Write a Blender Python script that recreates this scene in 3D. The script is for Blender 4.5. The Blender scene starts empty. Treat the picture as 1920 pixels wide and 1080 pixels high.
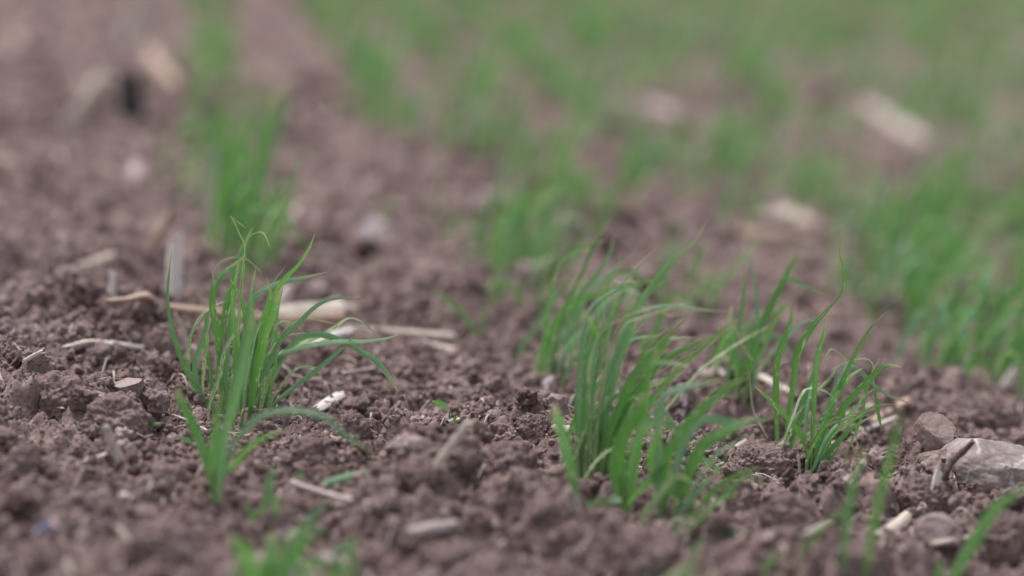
import bpy, math, random
import numpy as np
from mathutils import Vector

rng = np.random.default_rng(7)
random.seed(7)
S = bpy.context.scene
COL = S.collection

# ------------------------------------------------------------------ camera
CAM_H = 0.42                       # metres above the soil
PITCH = math.radians(9.29)
ROLL = math.radians(6.5)           # hand-held, leaning a little
LENS, SENSOR = 100.0, 36.0
FPX = 1920 * LENS / SENSOR
FOCUS = 1.95
cam_d = bpy.data.cameras.new('camera')
cam = bpy.data.objects.new('camera', cam_d)
COL.objects.link(cam)
cam_d.lens, cam_d.sensor_width = LENS, SENSOR
cam_d.clip_start, cam_d.clip_end = 0.05, 500.0
cam_d.dof.use_dof = True
cam_d.dof.focus_distance = FOCUS
cam_d.dof.aperture_fstop = 2.4
cam_d.dof.aperture_blades = 9
FWD = Vector((0, math.cos(PITCH), -math.sin(PITCH)))
U0 = Vector((0, math.sin(PITCH), math.cos(PITCH)))
X0 = Vector((1, 0, 0))
RGT = X0 * math.cos(ROLL) + U0 * math.sin(ROLL)
UPV = U0 * math.cos(ROLL) - X0 * math.sin(ROLL)
CP = Vector((0, 0, CAM_H))
from mathutils import Matrix
m3 = Matrix((RGT, UPV, -FWD)).transposed()
cam.matrix_world = Matrix.Translation(CP) @ m3.to_4x4()
S.camera = cam

# ------------------------------------------------------------------ sky, sun, exposure
SUN_EL, SUN_AZ = math.radians(64), math.radians(305)   # azimuth measured clockwise from +Y
w = bpy.data.worlds.new('World'); S.world = w; w.use_nodes = True
nt = w.node_tree
bg = nt.nodes['Background']
sky = nt.nodes.new('ShaderNodeTexSky'); sky.sky_type = 'NISHITA'; sky.sun_disc = False
sky.sun_elevation, sky.sun_rotation = SUN_EL, SUN_AZ
sky.dust_density = 4.0; sky.air_density = 1.0
hs = nt.nodes.new('ShaderNodeHueSaturation'); hs.inputs['Saturation'].default_value = 0.38
nt.links.new(sky.outputs[0], hs.inputs['Color']); nt.links.new(hs.outputs[0], bg.inputs[0])
bg.inputs[1].default_value = 0.13
sl = bpy.data.lights.new('sun', 'SUN'); sl.energy = 1.5; sl.angle = math.radians(18); sl.color = (1, 0.95, 0.9)
sun = bpy.data.objects.new('sun', sl); COL.objects.link(sun)
sd = Vector((math.sin(SUN_AZ) * math.cos(SUN_EL), math.cos(SUN_AZ) * math.cos(SUN_EL), math.sin(SUN_EL)))
sun.rotation_euler = sd.to_track_quat('Z', 'Y').to_euler()
S.view_settings.view_transform = 'Standard'
S.view_settings.look = 'None'
S.view_settings.exposure = 0.96
S.view_settings.gamma = 1.0

# ------------------------------------------------------------------ noise in numpy
def _h(ix, iy, iz, s):
    n = (ix.astype(np.int64) * 374761393 + iy.astype(np.int64) * 668265263 + iz.astype(np.int64) * 2147483647 + s * 974711) & 0xffffffff
    n = ((n ^ (n >> 13)) * 1274126177) & 0xffffffff
    n = ((n ^ (n >> 16)) * 2246822519) & 0xffffffff
    return ((n ^ (n >> 15)) & 0xffffff) / float(0xffffff)

def noise2(x, y, s=0):
    ix, iy = np.floor(x), np.floor(y)
    fx, fy = x - ix, y - iy
    fx = fx * fx * fx * (fx * (fx * 6 - 15) + 10); fy = fy * fy * fy * (fy * (fy * 6 - 15) + 10)
    z = np.zeros_like(ix)
    a = _h(ix, iy, z, s); b = _h(ix + 1, iy, z, s); c = _h(ix, iy + 1, z, s); d = _h(ix + 1, iy + 1, z, s)
    return (a + (b - a) * fx + (c - a) * fy + (a - b - c + d) * fx * fy) * 2 - 1

def noise3(p, s=0):
    i = np.floor(p); f = p - i; f = f * f * (3 - 2 * f)
    r = 0
    for dx in (0, 1):
        for dy in (0, 1):
            for dz in (0, 1):
                wgt = (f[:, 0] if dx else 1 - f[:, 0]) * (f[:, 1] if dy else 1 - f[:, 1]) * (f[:, 2] if dz else 1 - f[:, 2])
                r = r + wgt * _h(i[:, 0] + dx, i[:, 1] + dy, i[:, 2] + dz, s)
    return r * 2 - 1

def fbm3(p, octs, s=0):
    r, a = 0, 1.0
    for o in range(octs):
        r = r + a * noise3(p * 2 ** o + 17.3 * o, s + o); a *= 0.5
    return r

def domes(x, y, cell, s, keep=1.0):
    """rounded lumps: the highest of the domes seeded in the nine cells round each point"""
    gx, gy = x / cell, y / cell
    ix, iy = np.floor(gx), np.floor(gy)
    out = np.zeros_like(x)
    zz = np.zeros_like(ix)
    for dx in (-1, 0, 1):
        for dy in (-1, 0, 1):
            cx, cy = ix + dx, iy + dy
            px = cx + _h(cx, cy, zz, s); py = cy + _h(cx, cy, zz, s + 1)
            k = _h(cx, cy, zz, s + 2)
            r = 0.3 + 0.5 * k
            d2 = ((gx - px) ** 2 + (gy - py) ** 2) / (r * r)
            on = _h(cx, cy, zz, s + 3) < keep
            out = np.maximum(out, np.where(on & (d2 < 1), r * np.sqrt(np.maximum(0, 1 - d2)), 0))
    return out

# ------------------------------------------------------------------ soil height field
def geo_line(start, step, end, g):
    r = []; v = start
    while abs(v - start) < abs(end - start):
        v += step; step *= g; r.append(v)
    return r
xs = np.arange(-0.48, 0.4801, 0.0022)
xr = np.arange(0.486, 1.30, 0.006)
far = np.array(geo_line(1.30, 0.009, 90, 1.10))
GX = np.concatenate([-far[::-1], -xr[::-1], xs, xr, far])
ya = np.array(geo_line(0.9, -0.008, -60, 1.18))[::-1]
GY = np.concatenate([ya, np.arange(0.9, 1.4, 0.004), np.arange(1.4, 2.45, 0.0022), np.arange(2.45, 3.5, 0.005),
                     np.arange(3.5, 6.5, 0.01), np.array(geo_line(6.5, 0.013, 160, 1.05))])
MX, MY = np.meshgrid(GX, GY)

def soil_height(x, y):
    sx = np.clip((2.6 - np.abs(x)) / 0.5, 0, 1) * np.clip((11.0 - y) / 2.0, 0, 1) * np.clip((y - 0.5) / 0.3, 0, 1)
    h = 0.008 * noise2(x / 0.31 + 3.1, y / 0.31, 11) + 0.006 * noise2(x / 0.11, y / 0.11, 12)
    wx = x + 0.006 * noise2(x / 0.02, y / 0.02, 31); wy = y + 0.006 * noise2(x / 0.02 + 9, y / 0.02, 32)
    amp = np.clip(0.45 + 0.8 * noise2(x / 0.16, y / 0.16, 13), 0.12, 1.2)
    h = h + sx * amp * 0.032 * domes(wx, wy, 0.050, 40, 0.55)
    h = h + sx * (0.35 + 0.5 * amp) * 0.021 * domes(wx, wy, 0.024, 50, 0.75)
    h = h + sx * 0.0125 * domes(wx, wy, 0.0115, 60, 0.85)
    f = sx * np.clip((3.6 - y) / 1.0, 0, 1)
    h = h + f * 0.0055 * domes(x, y, 0.0062, 70, 0.85)
    h = h + f * 0.0010 * noise2(x / 0.004, y / 0.004, 15)
    return h - 0.0155
HG = soil_height(MX, MY)

def H(x, y):
    i = int(np.clip(np.searchsorted(GX, x) - 1, 0, len(GX) - 2)); j = int(np.clip(np.searchsorted(GY, y) - 1, 0, len(GY) - 2))
    fx = (x - GX[i]) / (GX[i + 1] - GX[i]); fy = (y - GY[j]) / (GY[j + 1] - GY[j])
    return float((HG[j, i] * (1 - fx) + HG[j, i + 1] * fx) * (1 - fy) + (HG[j + 1, i] * (1 - fx) + HG[j + 1, i + 1] * fx) * fy)

def HV(x, y):
    i = np.clip(np.searchsorted(GX, x) - 1, 0, len(GX) - 2); j = np.clip(np.searchsorted(GY, y) - 1, 0, len(GY) - 2)
    fx = (x - GX[i]) / (GX[i + 1] - GX[i]); fy = (y - GY[j]) / (GY[j + 1] - GY[j])
    return (HG[j, i] * (1 - fx) + HG[j, i + 1] * fx) * (1 - fy) + (HG[j + 1, i] * (1 - fx) + HG[j + 1, i + 1] * fx) * fy

def ray(px, py):
    return (RGT * ((px - 960) / FPX) + UPV * ((540 - py) / FPX) + FWD)

def gp(px, py):
    """the spot of soil seen at a place of the photograph"""
    d = ray(px, py)
    t0 = -CAM_H / d.z
    ts = np.linspace(t0 * .85, t0 * 1.25, 700)
    X, Y, Z = d.x * ts, d.y * ts, CAM_H + d.z * ts
    hit = np.where(Z <= HV(X, Y))[0]
    t = ts[hit[0]] if len(hit) else t0
    p = CP + d * float(t)
    return Vector((p.x, p.y, H(p.x, p.y)))

def at_y(px, py, y):
    d = ray(px, py)
    return CP + d * (y / d.y)

# ------------------------------------------------------------------ materials
def mat(name):
    m = bpy.data.materials.new(name); m.use_nodes = True
    t = m.node_tree; t.nodes.clear()
    out = t.nodes.new('ShaderNodeOutputMaterial')
    return m, t, out
def N(t, kind, **kw):
    n = t.nodes.new('ShaderNode' + kind)
    for k, v in kw.items():
        if hasattr(n, k): setattr(n, k, v)
        else: n.inputs[k].default_value = v
    return n
def ramp(t, fac, stops, interp='LINEAR'):
    r = t.nodes.new('ShaderNodeValToRGB'); r.color_ramp.interpolation = interp
    while len(r.color_ramp.elements) < len(stops): r.color_ramp.elements.new(0.5)
    for e, (p, c) in zip(r.color_ramp.elements, stops):
        e.position = p; e.color = (c, c, c, 1) if isinstance(c, (int, float)) else (*c, 1)
    t.links.new(fac, r.inputs[0]); return r.outputs[0]
def mix(t, fac, a, b, mode='MIX'):
    n = t.nodes.new('ShaderNodeMix'); n.data_type = 'RGBA'; n.blend_type = mode
    for k, v in ((0, fac), (6, a), (7, b)):
        if hasattr(v, 'links'): t.links.new(v, n.inputs[k])
        elif isinstance(v, (int, float)): n.inputs[k].default_value = v
        else: n.inputs[k].default_value = (*v, 1)
    return n.outputs[2]
def math_n(t, op, a, b=None):
    n = t.nodes.new('ShaderNodeMath'); n.operation = op
    for k, v in ((0, a), (1, b)):
        if v is None: continue
        if hasattr(v, 'links'): t.links.new(v, n.inputs[k])
        else: n.inputs[k].default_value = v
    return n.outputs[0]

SOIL_A, SOIL_B, SOIL_C = (0.088, 0.059, 0.055), (0.196, 0.140, 0.133), (0.365, 0.288, 0.275)
def soil_material(name, a=SOIL_A, b=SOIL_B, c=SOIL_C, bump=0.9):
    m, t, out = mat(name)
    tc = N(t, 'TexCoord')
    n1 = N(t, 'TexNoise', Scale=38.0, Detail=5.0, Roughness=0.6); n2 = N(t, 'TexNoise', Scale=330.0, Detail=4.0, Roughness=0.65)
    n3 = N(t, 'TexNoise', Scale=1100.0, Detail=2.0, Roughness=0.6)
    for n in (n1, n2, n3): t.links.new(tc.outputs['Object'], n.inputs['Vector'])
    at = N(t, 'Attribute', attribute_name='tone')
    s = math_n(t, 'ADD', math_n(t, 'MULTIPLY', n1.outputs[0], 0.5), math_n(t, 'MULTIPLY', n2.outputs[0], 0.5))
    n4 = N(t, 'TexNoise', Scale=11.0, Detail=3.0); t.links.new(tc.outputs['Object'], n4.inputs['Vector'])
    s = math_n(t, 'ADD', s, at.outputs['Fac'])
    s = math_n(t, 'ADD', s, math_n(t, 'MULTIPLY', math_n(t, 'SUBTRACT', n4.outputs[0], 0.5), 0.34))
    c0 = ramp(t, s, [(0.30, a), (0.52, b), (0.80, c)])
    p = N(t, 'BsdfPrincipled', Roughness=0.93); p.inputs['Specular IOR Level'].default_value = 0.08
    t.links.new(c0, p.inputs['Base Color'])
    b1 = N(t, 'Bump', Strength=bump, Distance=0.0016); b2 = N(t, 'Bump', Strength=bump, Distance=0.0005)
    t.links.new(n2.outputs[0], b1.inputs['Height']); t.links.new(n3.outputs[0], b2.inputs['Height'])
    t.links.new(b1.outputs[0], b2.inputs['Normal']); t.links.new(b2.outputs[0], p.inputs['Normal'])
    t.links.new(p.outputs[0], out.inputs[0]); return m

def leaf_material(name, ca, cb, glauc, dry=0.0, trans=0.33):
    m, t, out = mat(name)
    uv = N(t, 'UVMap'); sep = N(t, 'SeparateXYZ'); t.links.new(uv.outputs[0], sep.inputs[0])
    u, v = sep.outputs[0], sep.outputs[1]
    oi = N(t, 'ObjectInfo'); rnd = oi.outputs['Random']
    mp = N(t, 'Mapping'); mp.inputs['Scale'].default_value = (3.0, 9.0, 1.0)
    t.links.new(uv.outputs[0], mp.inputs['Vector'])
    cmb = N(t, 'CombineXYZ'); t.links.new(math_n(t, 'MULTIPLY', rnd, 50.0), cmb.inputs[2])
    va = N(t, 'VectorMath', operation='ADD'); t.links.new(mp.outputs[0], va.inputs[0]); t.links.new(cmb.outputs[0], va.inputs[1])
    n1 = N(t, 'TexNoise', Scale=1.0, Detail=4.0); t.links.new(va.outputs[0], n1.inputs['Vector'])
    mp2 = N(t, 'Mapping'); mp2.inputs['Scale'].default_value = (5.0, 16.0, 1.0)
    t.links.new(uv.outputs[0], mp2.inputs['Vector'])
    va2 = N(t, 'VectorMath', operation='ADD'); t.links.new(mp2.outputs[0], va2.inputs[0]); t.links.new(cmb.outputs[0], va2.inputs[1])
    n2 = N(t, 'TexNoise', Scale=1.0, Detail=3.0); t.links.new(va2.outputs[0], n2.inputs['Vector'])
    base = mix(t, n1.outputs[0], ca, cb)
    gl = math_n(t, 'MULTIPLY', ramp(t, rnd, [(0.45, 0.0), (0.95, 1.0)]), glauc)
    base = mix(t, gl, base, (0.165, 0.300, 0.190))
    vein = math_n(t, 'SINE', math_n(t, 'MULTIPLY', u, 62.0))
    base = mix(t, math_n(t, 'MULTIPLY', ramp(t, vein, [(0.5, 0.0), (1.0, 1.0)]), 0.16), base, (0.21, 0.38, 0.12))
    mid = math_n(t, 'ABSOLUTE', math_n(t, 'SUBTRACT', u, 0.5))
    base = mix(t, ramp(t, mid, [(0.02, 0.35), (0.06, 0.0)]), base, (0.24, 0.38, 0.14))
    base = mix(t, ramp(t, v, [(0.0, 0.85), (0.16, 0.0)]), base, (0.30, 0.33, 0.17))
    # chewed and necrotic streaks, withered tip
    dead = ramp(t, n2.outputs[0], [(0.635 - dry, 0.0), (0.665 - dry, 1.0)])
    base = mix(t, dead, base, (0.52, 0.53, 0.36))
    tip = ramp(t, v, [(0.86, 0.0), (0.97, 0.9)])
    base = mix(t, tip, base, (0.42, 0.36, 0.19))
    p = N(t, 'BsdfPrincipled', Roughness=0.43); p.inputs['Specular IOR Level'].default_value = 0.42
    t.links.new(base, p.inputs['Base Color'])
    bp = N(t, 'Bump', Strength=0.35, Distance=0.0003); t.links.new(vein, bp.inputs['Height']); t.links.new(bp.outputs[0], p.inputs['Normal'])
    tr = N(t, 'BsdfTranslucent'); t.links.new(mix(t, 0.55, base, (0.165, 0.41, 0.06)), tr.inputs[0])
    ms = N(t, 'MixShader', Fac=trans) if False else t.nodes.new('ShaderNodeMixShader')
    ms.inputs[0].default_value = trans
    t.links.new(p.outputs[0], ms.inputs[1]); t.links.new(tr.outputs[0], ms.inputs[2]); t.links.new(ms.outputs[0], out.inputs[0])
    return m

def fibre_material(name, ca, cb, dark, stretch=60.0, rough=0.6, trans=0.0, stain=0.5):
    """straw, husk, bark: streaks along the length, stains"""
    m, t, out = mat(name)
    uv = N(t, 'UVMap'); oi = N(t, 'ObjectInfo')
    mp = N(t, 'Mapping'); mp.inputs['Scale'].default_value = (26.0, 1.5, 1.0); t.links.new(uv.outputs[0], mp.inputs['Vector'])
    cmb = N(t, 'CombineXYZ'); t.links.new(math_n(t, 'MULTIPLY', oi.outputs['Random'], 40.0), cmb.inputs[2])
    va = N(t, 'VectorMath', operation='ADD'); t.links.new(mp.outputs[0], va.inputs[0]); t.links.new(cmb.outputs[0], va.inputs[1])
    n1 = N(t, 'TexNoise', Scale=1.0, Detail=4.0, Roughness=0.6); t.links.new(va.outputs[0], n1.inputs['Vector'])
    tc = N(t, 'TexCoord'); n2 = N(t, 'TexNoise', Scale=160.0, Detail=4.0); t.links.new(tc.outputs['Object'], n2.inputs['Vector'])
    c = mix(t, ramp(t, n1.outputs[0], [(0.3, 0.0), (0.7, 1.0)]), ca, cb)
    c = mix(t, math_n(t, 'MULTIPLY', ramp(t, n2.outputs[0], [(0.52, 0.0), (0.72, 1.0)]), stain), c, dark)
    c = mix(t, math_n(t, 'MULTIPLY', oi.outputs['Random'], 0.28), c, dark)
    p = N(t, 'BsdfPrincipled', Roughness=rough); p.inputs['Specular IOR Level'].default_value = 0.35
    t.links.new(c, p.inputs['Base Color'])
    bp = N(t, 'Bump', Strength=0.7, Distance=0.0005); t.links.new(n1.outputs[0], bp.inputs['Height']); t.links.new(bp.outputs[0], p.inputs['Normal'])
    if trans:
        tr = N(t, 'BsdfTranslucent'); t.links.new(c, tr.inputs[0]); ms = t.nodes.new('ShaderNodeMixShader'); ms.inputs[0].default_value = trans
        t.links.new(p.outputs[0], ms.inputs[1]); t.links.new(tr.outputs[0], ms.inputs[2]); t.links.new(ms.outputs[0], out.inputs[0])
    else: t.links.new(p.outputs[0], out.inputs[0])
    return m

def stone_material(name, a, b, c, vein=None):
    m, t, out = mat(name)
    tc = N(t, 'TexCoord')
    n1 = N(t, 'TexNoise', Scale=45.0, Detail=6.0, Roughness=0.65); n2 = N(t, 'TexNoise', Scale=420.0, Detail=4.0)
    for n in (n1, n2): t.links.new(tc.outputs['Object'], n.inputs['Vector'])
    s = math_n(t, 'ADD', math_n(t, 'MULTIPLY', n1.outputs[0], 0.7), math_n(t, 'MULTIPLY', n2.outputs[0], 0.3))
    col = ramp(t, s, [(0.34, a), (0.5, b), (0.66, c)])
    if vein:
        wv = N(t, 'TexWave', Scale=9.0, Distortion=5.0, Detail=3.0); t.links.new(tc.outputs['Object'], wv.inputs['Vector'])
        wv.inputs['Detail Scale'].default_value = 2.0
        col = mix(t, ramp(t, wv.outputs['Fac'], [(0.975, 0.0), (0.997, 0.35)]), col, vein)
    n3 = N(t, 'TexNoise', Scale=75.0, Detail=5.0, Roughness=0.7); t.links.new(tc.outputs['Object'], n3.inputs['Vector'])
    col = mix(t, ramp(t, n3.outputs[0], [(0.50, 0.0), (0.60, 0.85)]), col, (0.19, 0.135, 0.125))
    p = N(t, 'BsdfPrincipled', Roughness=0.78); t.links.new(col, p.inputs['Base Color'])
    b1 = N(t, 'Bump', Strength=0.5, Distance=0.001); t.links.new(s, b1.inputs['Height']); t.links.new(b1.outputs[0], p.inputs['Normal'])
    t.links.new(p.outputs[0], out.inputs[0]); return m

M_SOIL = soil_material('soil')
M_LEAF = leaf_material('wheat_leaf', (0.064, 0.205, 0.038), (0.115, 0.300, 0.072), 0.9)
M_YOUNG = leaf_material('young_leaf', (0.070, 0.225, 0.042), (0.112, 0.300, 0.075), 0.15, trans=0.38)
M_BLUE = leaf_material('glaucous_leaf', (0.120, 0.270, 0.135), (0.170, 0.330, 0.185), 0.9, trans=0.25)
M_SICK = leaf_material('streaked_leaf', (0.095, 0.260, 0.045), (0.16, 0.34, 0.08), 0.4, dry=0.145)
M_DRYL = fibre_material('withered_leaf', (0.36, 0.36, 0.22), (0.50, 0.46, 0.32), (0.26, 0.20, 0.11), trans=0.25)
M_STRAW = fibre_material('straw', (0.42, 0.355, 0.30), (0.62, 0.55, 0.485), (0.22, 0.155, 0.125), stain=.75)
M_PALE = fibre_material('pale_straw', (0.60, 0.55, 0.52), (0.74, 0.69, 0.66), (0.36, 0.29, 0.26), stain=0.3)
M_BROWN = fibre_material('brown_stalk', (0.30, 0.20, 0.14), (0.50, 0.37, 0.28), (0.17, 0.105, 0.075))
M_BARK = fibre_material('dark_bark', (0.075, 0.050, 0.042), (0.13, 0.09, 0.078), (0.04, 0.028, 0.024), rough=0.85)
M_CHAR = fibre_material('blackened_stalk', (0.03, 0.027, 0.03), (0.06, 0.052, 0.055), (0.012, 0.01, 0.01), rough=0.9)
M_RUST = fibre_material('red_bark', (0.20, 0.10, 0.07), (0.30, 0.165, 0.115), (0.11, 0.06, 0.045))
M_WEED = leaf_material('weed_leaf', (0.085, 0.225, 0.105), (0.12, 0.28, 0.14), 0.2)
M_GREY = stone_material('grey_stone', (0.11, 0.085, 0.077), (0.225, 0.185, 0.172), (0.37, 0.325, 0.31), (0.6, 0.57, 0.56))
M_PINK = stone_material('pinkish_stone', (0.15, 0.105, 0.10), (0.235, 0.175, 0.17), (0.34, 0.27, 0.265))
M_TAN = stone_material('brown_stone', (0.10, 0.066, 0.058), (0.17, 0.118, 0.106), (0.27, 0.20, 0.185))
M_WHITE = stone_material('white_stone', (0.33, 0.28, 0.29), (0.44, 0.38, 0.40), (0.54, 0.48, 0.50))
M_FADE = fibre_material('weathered_straw', (0.33, 0.27, 0.25), (0.44, 0.37, 0.35), (0.24, 0.18, 0.165), stain=0.4)
M_SLATE = stone_material('blue_stone', (0.13, 0.14, 0.22), (0.18, 0.195, 0.30), (0.26, 0.28, 0.38))

# ------------------------------------------------------------------ object helpers
def mesh_obj(name, verts, faces, m, parent=None, loc=(0, 0, 0), uvs=None, smooth=True, sharp=None):
    me = bpy.data.meshes.new(name)
    me.from_pydata([tuple(v) for v in verts], [], faces)
    if uvs is not None:
        l = me.uv_layers.new(name='UVMap')
        idx = np.empty(len(me.loops), dtype=np.int32); me.loops.foreach_get('vertex_index', idx)
        l.data.foreach_set('uv', np.asarray(uvs, dtype=np.float32)[idx].ravel())
    if smooth: me.polygons.foreach_set('use_smooth', np.ones(len(me.polygons), dtype=bool))
    if sharp: me.set_sharp_from_angle(angle=math.radians(sharp))
    me.materials.append(m)
    o = bpy.data.objects.new(name, me); COL.objects.link(o); o.location = loc
    if parent: o.parent = parent
    return o

def tag(o, label, cat, group=None, kind=None):
    if label: o['label'] = label
    if cat: o['category'] = cat
    if group: o['group'] = group
    if kind: o['kind'] = kind
    return o

def empty(name, loc):
    o = bpy.data.objects.new(name, None); COL.objects.link(o); o.location = loc; o.empty_display_size = 0.02
    return o

def big_mesh(name, V, F, m, tone=None):
    """numpy arrays straight into a mesh; F holds triangles or quads"""
    me = bpy.data.meshes.new(name)
    n, k = F.shape
    me.vertices.add(len(V)); me.vertices.foreach_set('co', V.astype(np.float32).ravel())
    me.loops.add(n * k); me.loops.foreach_set('vertex_index', F.astype(np.int32).ravel())
    me.polygons.add(n); me.polygons.foreach_set('loop_start', np.arange(0, n * k, k, dtype=np.int32))
    me.update(calc_edges=True)
    me.polygons.foreach_set('use_smooth', np.ones(n, dtype=bool))
    if tone is not None:
        a = me.attributes.new('tone', 'FLOAT', 'POINT'); a.data.foreach_set('value', tone.astype(np.float32))
    me.materials.append(m)
    o = bpy.data.objects.new(name, me); COL.objects.link(o); return o

def spline(pts, n):
    """Catmull-Rom through the points, n samples evenly spread by length"""
    P = np.array([tuple(p) for p in pts], dtype=float)
    if len(P) == 2: P = np.array([P[0], (P[0] + P[1]) / 2, P[1]])
    Q = np.vstack([2 * P[0] - P[1], P, 2 * P[-1] - P[-2]])
    out = []
    for i in range(1, len(Q) - 2):
        a, b, c, d = Q[i - 1], Q[i], Q[i + 1], Q[i + 2]
        for s in np.linspace(0, 1, 10, endpoint=False):
            out.append(0.5 * (2 * b + (c - a) * s + (2 * a - 5 * b + 4 * c - d) * s * s + (3 * b - a - 3 * c + d) * s ** 3))
    out.append(P[-1]); out = np.array(out)
    L = np.concatenate([[0], np.cumsum(np.linalg.norm(np.diff(out, axis=0), axis=1))])
    q = np.linspace(0, L[-1], n)
    return np.stack([np.interp(q, L, out[:, k]) for k in range(3)], 1), L[-1]

def unit(v):
    return v / (np.linalg.norm(v, axis=-1, keepdims=True) + 1e-12)

def blade_geo(pts, width, face=0.3, twist=0.4, fold=0.25, n=None, prof=None, view=None, r=random):
    """a grass blade: ribbon folded along its midrib, five points across"""
    n = n or max(12, min(36, 6 * len(pts)))
    C, L = spline(pts, n)
    T = unit(np.gradient(C, axis=0))
    vd = unit(C - np.array(CP)) if view is None else np.tile(np.array(view), (n, 1))
    side = np.cross(T, vd)
    for i in range(n):
        if np.linalg.norm(side[i]) < 0.15: side[i] = side[i - 1] if i else np.array((1, 0, 0))
    side = unit(side)
    nrm = unit(np.cross(side, T))
    t = np.linspace(0, 1, n)
    ang = face + twist * (t - 0.4)
    s2 = side * np.cos(ang)[:, None] + nrm * np.sin(ang)[:, None]
    n2 = nrm * np.cos(ang)[:, None] - side * np.sin(ang)[:, None]
    if prof is None: prof = [(0, .42), (.12, .62), (.35, .95), (.55, 1), (.75, .85), (.9, .5), (1, .04)]
    pw = np.interp(t, [p[0] for p in prof], [p[1] for p in prof])
    wv = width * pw / 2 * (1 + 0.05 * np.sin(t * 23 + width * 9000))
    V, UV = [], []
    cross = [(-1, 0), (-.5, .7), (0, 1), (.5, .7), (1, 0)]
    for i in range(n):
        fo = fold * (1.6 - 1.1 * min(1, t[i] * 3))          # channelled at the base, opening upwards
        for k, (a, b) in enumerate(cross):
            V.append(C[i] + s2[i] * a * wv[i] * math.cos(fo * .8) - n2[i] * b * wv[i] * fo)
            UV.append((k / 4, t[i]))
    F = [(i * 5 + k, i * 5 + k + 1, i * 5 + 5 + k + 1, i * 5 + 5 + k) for i in range(n - 1) for k in range(4)]
    return V, F, UV

def sweep_geo(pts, rx, ry=None, n=14, seg=10, ends='cut', jag=0.0, taper=(1, 1), bulge=(), hollow=True, seed=0):
    """a stalk: elliptical tube along a path with broken, hollow or closed ends"""
    rr = random.Random(seed); ry = ry or rx
    C, L = spline(pts, n); T = unit(np.gradient(C, axis=0))
    up = np.array((0, 0, 1.0)) if abs(T[n // 2][2]) < 0.8 else np.array((0, -1.0, 0))
    V, F, UV = [], [], []
    for i in range(n):
        s = unit(np.cross(T[i], up)); u = np.cross(s, T[i])
        t = i / (n - 1); k = taper[0] + (taper[1] - taper[0]) * t
        for (bp, bw, ba) in bulge: k *= 1 + ba * math.exp(-((t - bp) / bw) ** 2)
        for q in range(seg):
            a = 2 * math.pi * q / seg; wob = 1 + 0.07 * math.sin(3 * a + 5 * t + seed) + 0.04 * rr.uniform(-1, 1)
            off = T[i] * (jag * rr.uniform(-1, 1) if i in (0, n - 1) else 0)
            V.append(C[i] + (s * math.cos(a) * rx + u * math.sin(a) * ry) * k * wob + off); UV.append((q / seg, t))
    for i in range(n - 1):
        for q in range(seg): F.append((i * seg + q, i * seg + (q + 1) % seg, (i + 1) * seg + (q + 1) % seg, (i + 1) * seg + q))
    for e, i0 in ((0, 0), (1, (n - 1) * seg)):
        c = C[0] if e == 0 else C[-1]; d = T[0] if e == 0 else -T[-1]
        b = len(V)
        if hollow:      # a recess: inner rim, then the bottom of the bore
            for q in range(seg): V.append(V[i0 + q] * 1.0 + (c - V[i0 + q]) * 0.28); UV.append((q / seg, e))
            for q in range(seg): V.append(V[b + q] + d * rx * 3); UV.append((q / seg, e))
            for q in range(seg):
                q2 = (q + 1) % seg
                f1 = (i0 + q, b + q, b + q2, i0 + q2); f2 = (b + q, b + seg + q, b + seg + q2, b + q2)
                F += [f1, f2] if e == 0 else [f1[::-1], f2[::-1]]
            V.append(c + d * rx * 3); UV.append((.5, e)); m_ = len(V) - 1; i0 = b + seg
        else:
            V.append(c - d * rx * 0.3); UV.append((.5, e)); m_ = len(V) - 1
        for q in range(seg):
            f = (m_, i0 + (q + 1) % seg, i0 + q); F.append(f if e == 0 else f[::-1])
    return V, F, UV

def chip_geo(pts, width, thick, seed=0, curl=0.4, facing=0.3):
    """a flat splinter of straw or wood with torn ends, curled across and solid"""
    rr = random.Random(seed); n = 10
    C, L = spline(pts, n); T = unit(np.gradient(C, axis=0))
    vd = unit(C - np.array(CP)); side = unit(np.cross(T, vd)); nr = unit(np.cross(side, T))
    side, nr = side * math.cos(facing) + nr * math.sin(facing), nr * math.cos(facing) - side * math.sin(facing)
    V, UV, F = [], [], []; k = 6
    tear = [[rr.uniform(-1, 1) * width * 0.8 for _ in range(k)] for _ in range(2)]
    for lay in (0, 1):
        for i in range(n):
            t = i / (n - 1); ww = width / 2 * (0.85 + 0.15 * math.sin(3.1 * t) + 0.05 * rr.uniform(-1, 1))
            for j in range(k):
                a = j / (k - 1) * 2 - 1
                p = C[i] + side[i] * a * ww + nr[i] * ((a * a - .5) * curl * width * .5 + (lay - .5) * thick)
                if i == 0: p = p + T[i] * tear[0][j]
                if i == n - 1: p = p + T[i] * tear[1][j]
                V.append(p); UV.append((j / (k - 1), t))
    o = n * k
    for i in range(n - 1):
        for j in range(k - 1):
            a, b, c, d = i * k + j, i * k + j + 1, (i + 1) * k + j + 1, (i + 1) * k + j
            F += [(a, b, c, d), (o + d, o + c, o + b, o + a)]
    for i in range(n - 1):
        F.append((i * k, (i + 1) * k, o + (i + 1) * k, o + i * k)); F.append((i * k + k - 1, o + i * k + k - 1, o + (i + 1) * k + k - 1, (i + 1) * k + k - 1))
    for j in range(k - 1):
        F.append((j, o + j, o + j + 1, j + 1)); q = (n - 1) * k + j; F.append((q, q + 1, o + q + 1, o + q))
    return V, F, UV

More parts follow.
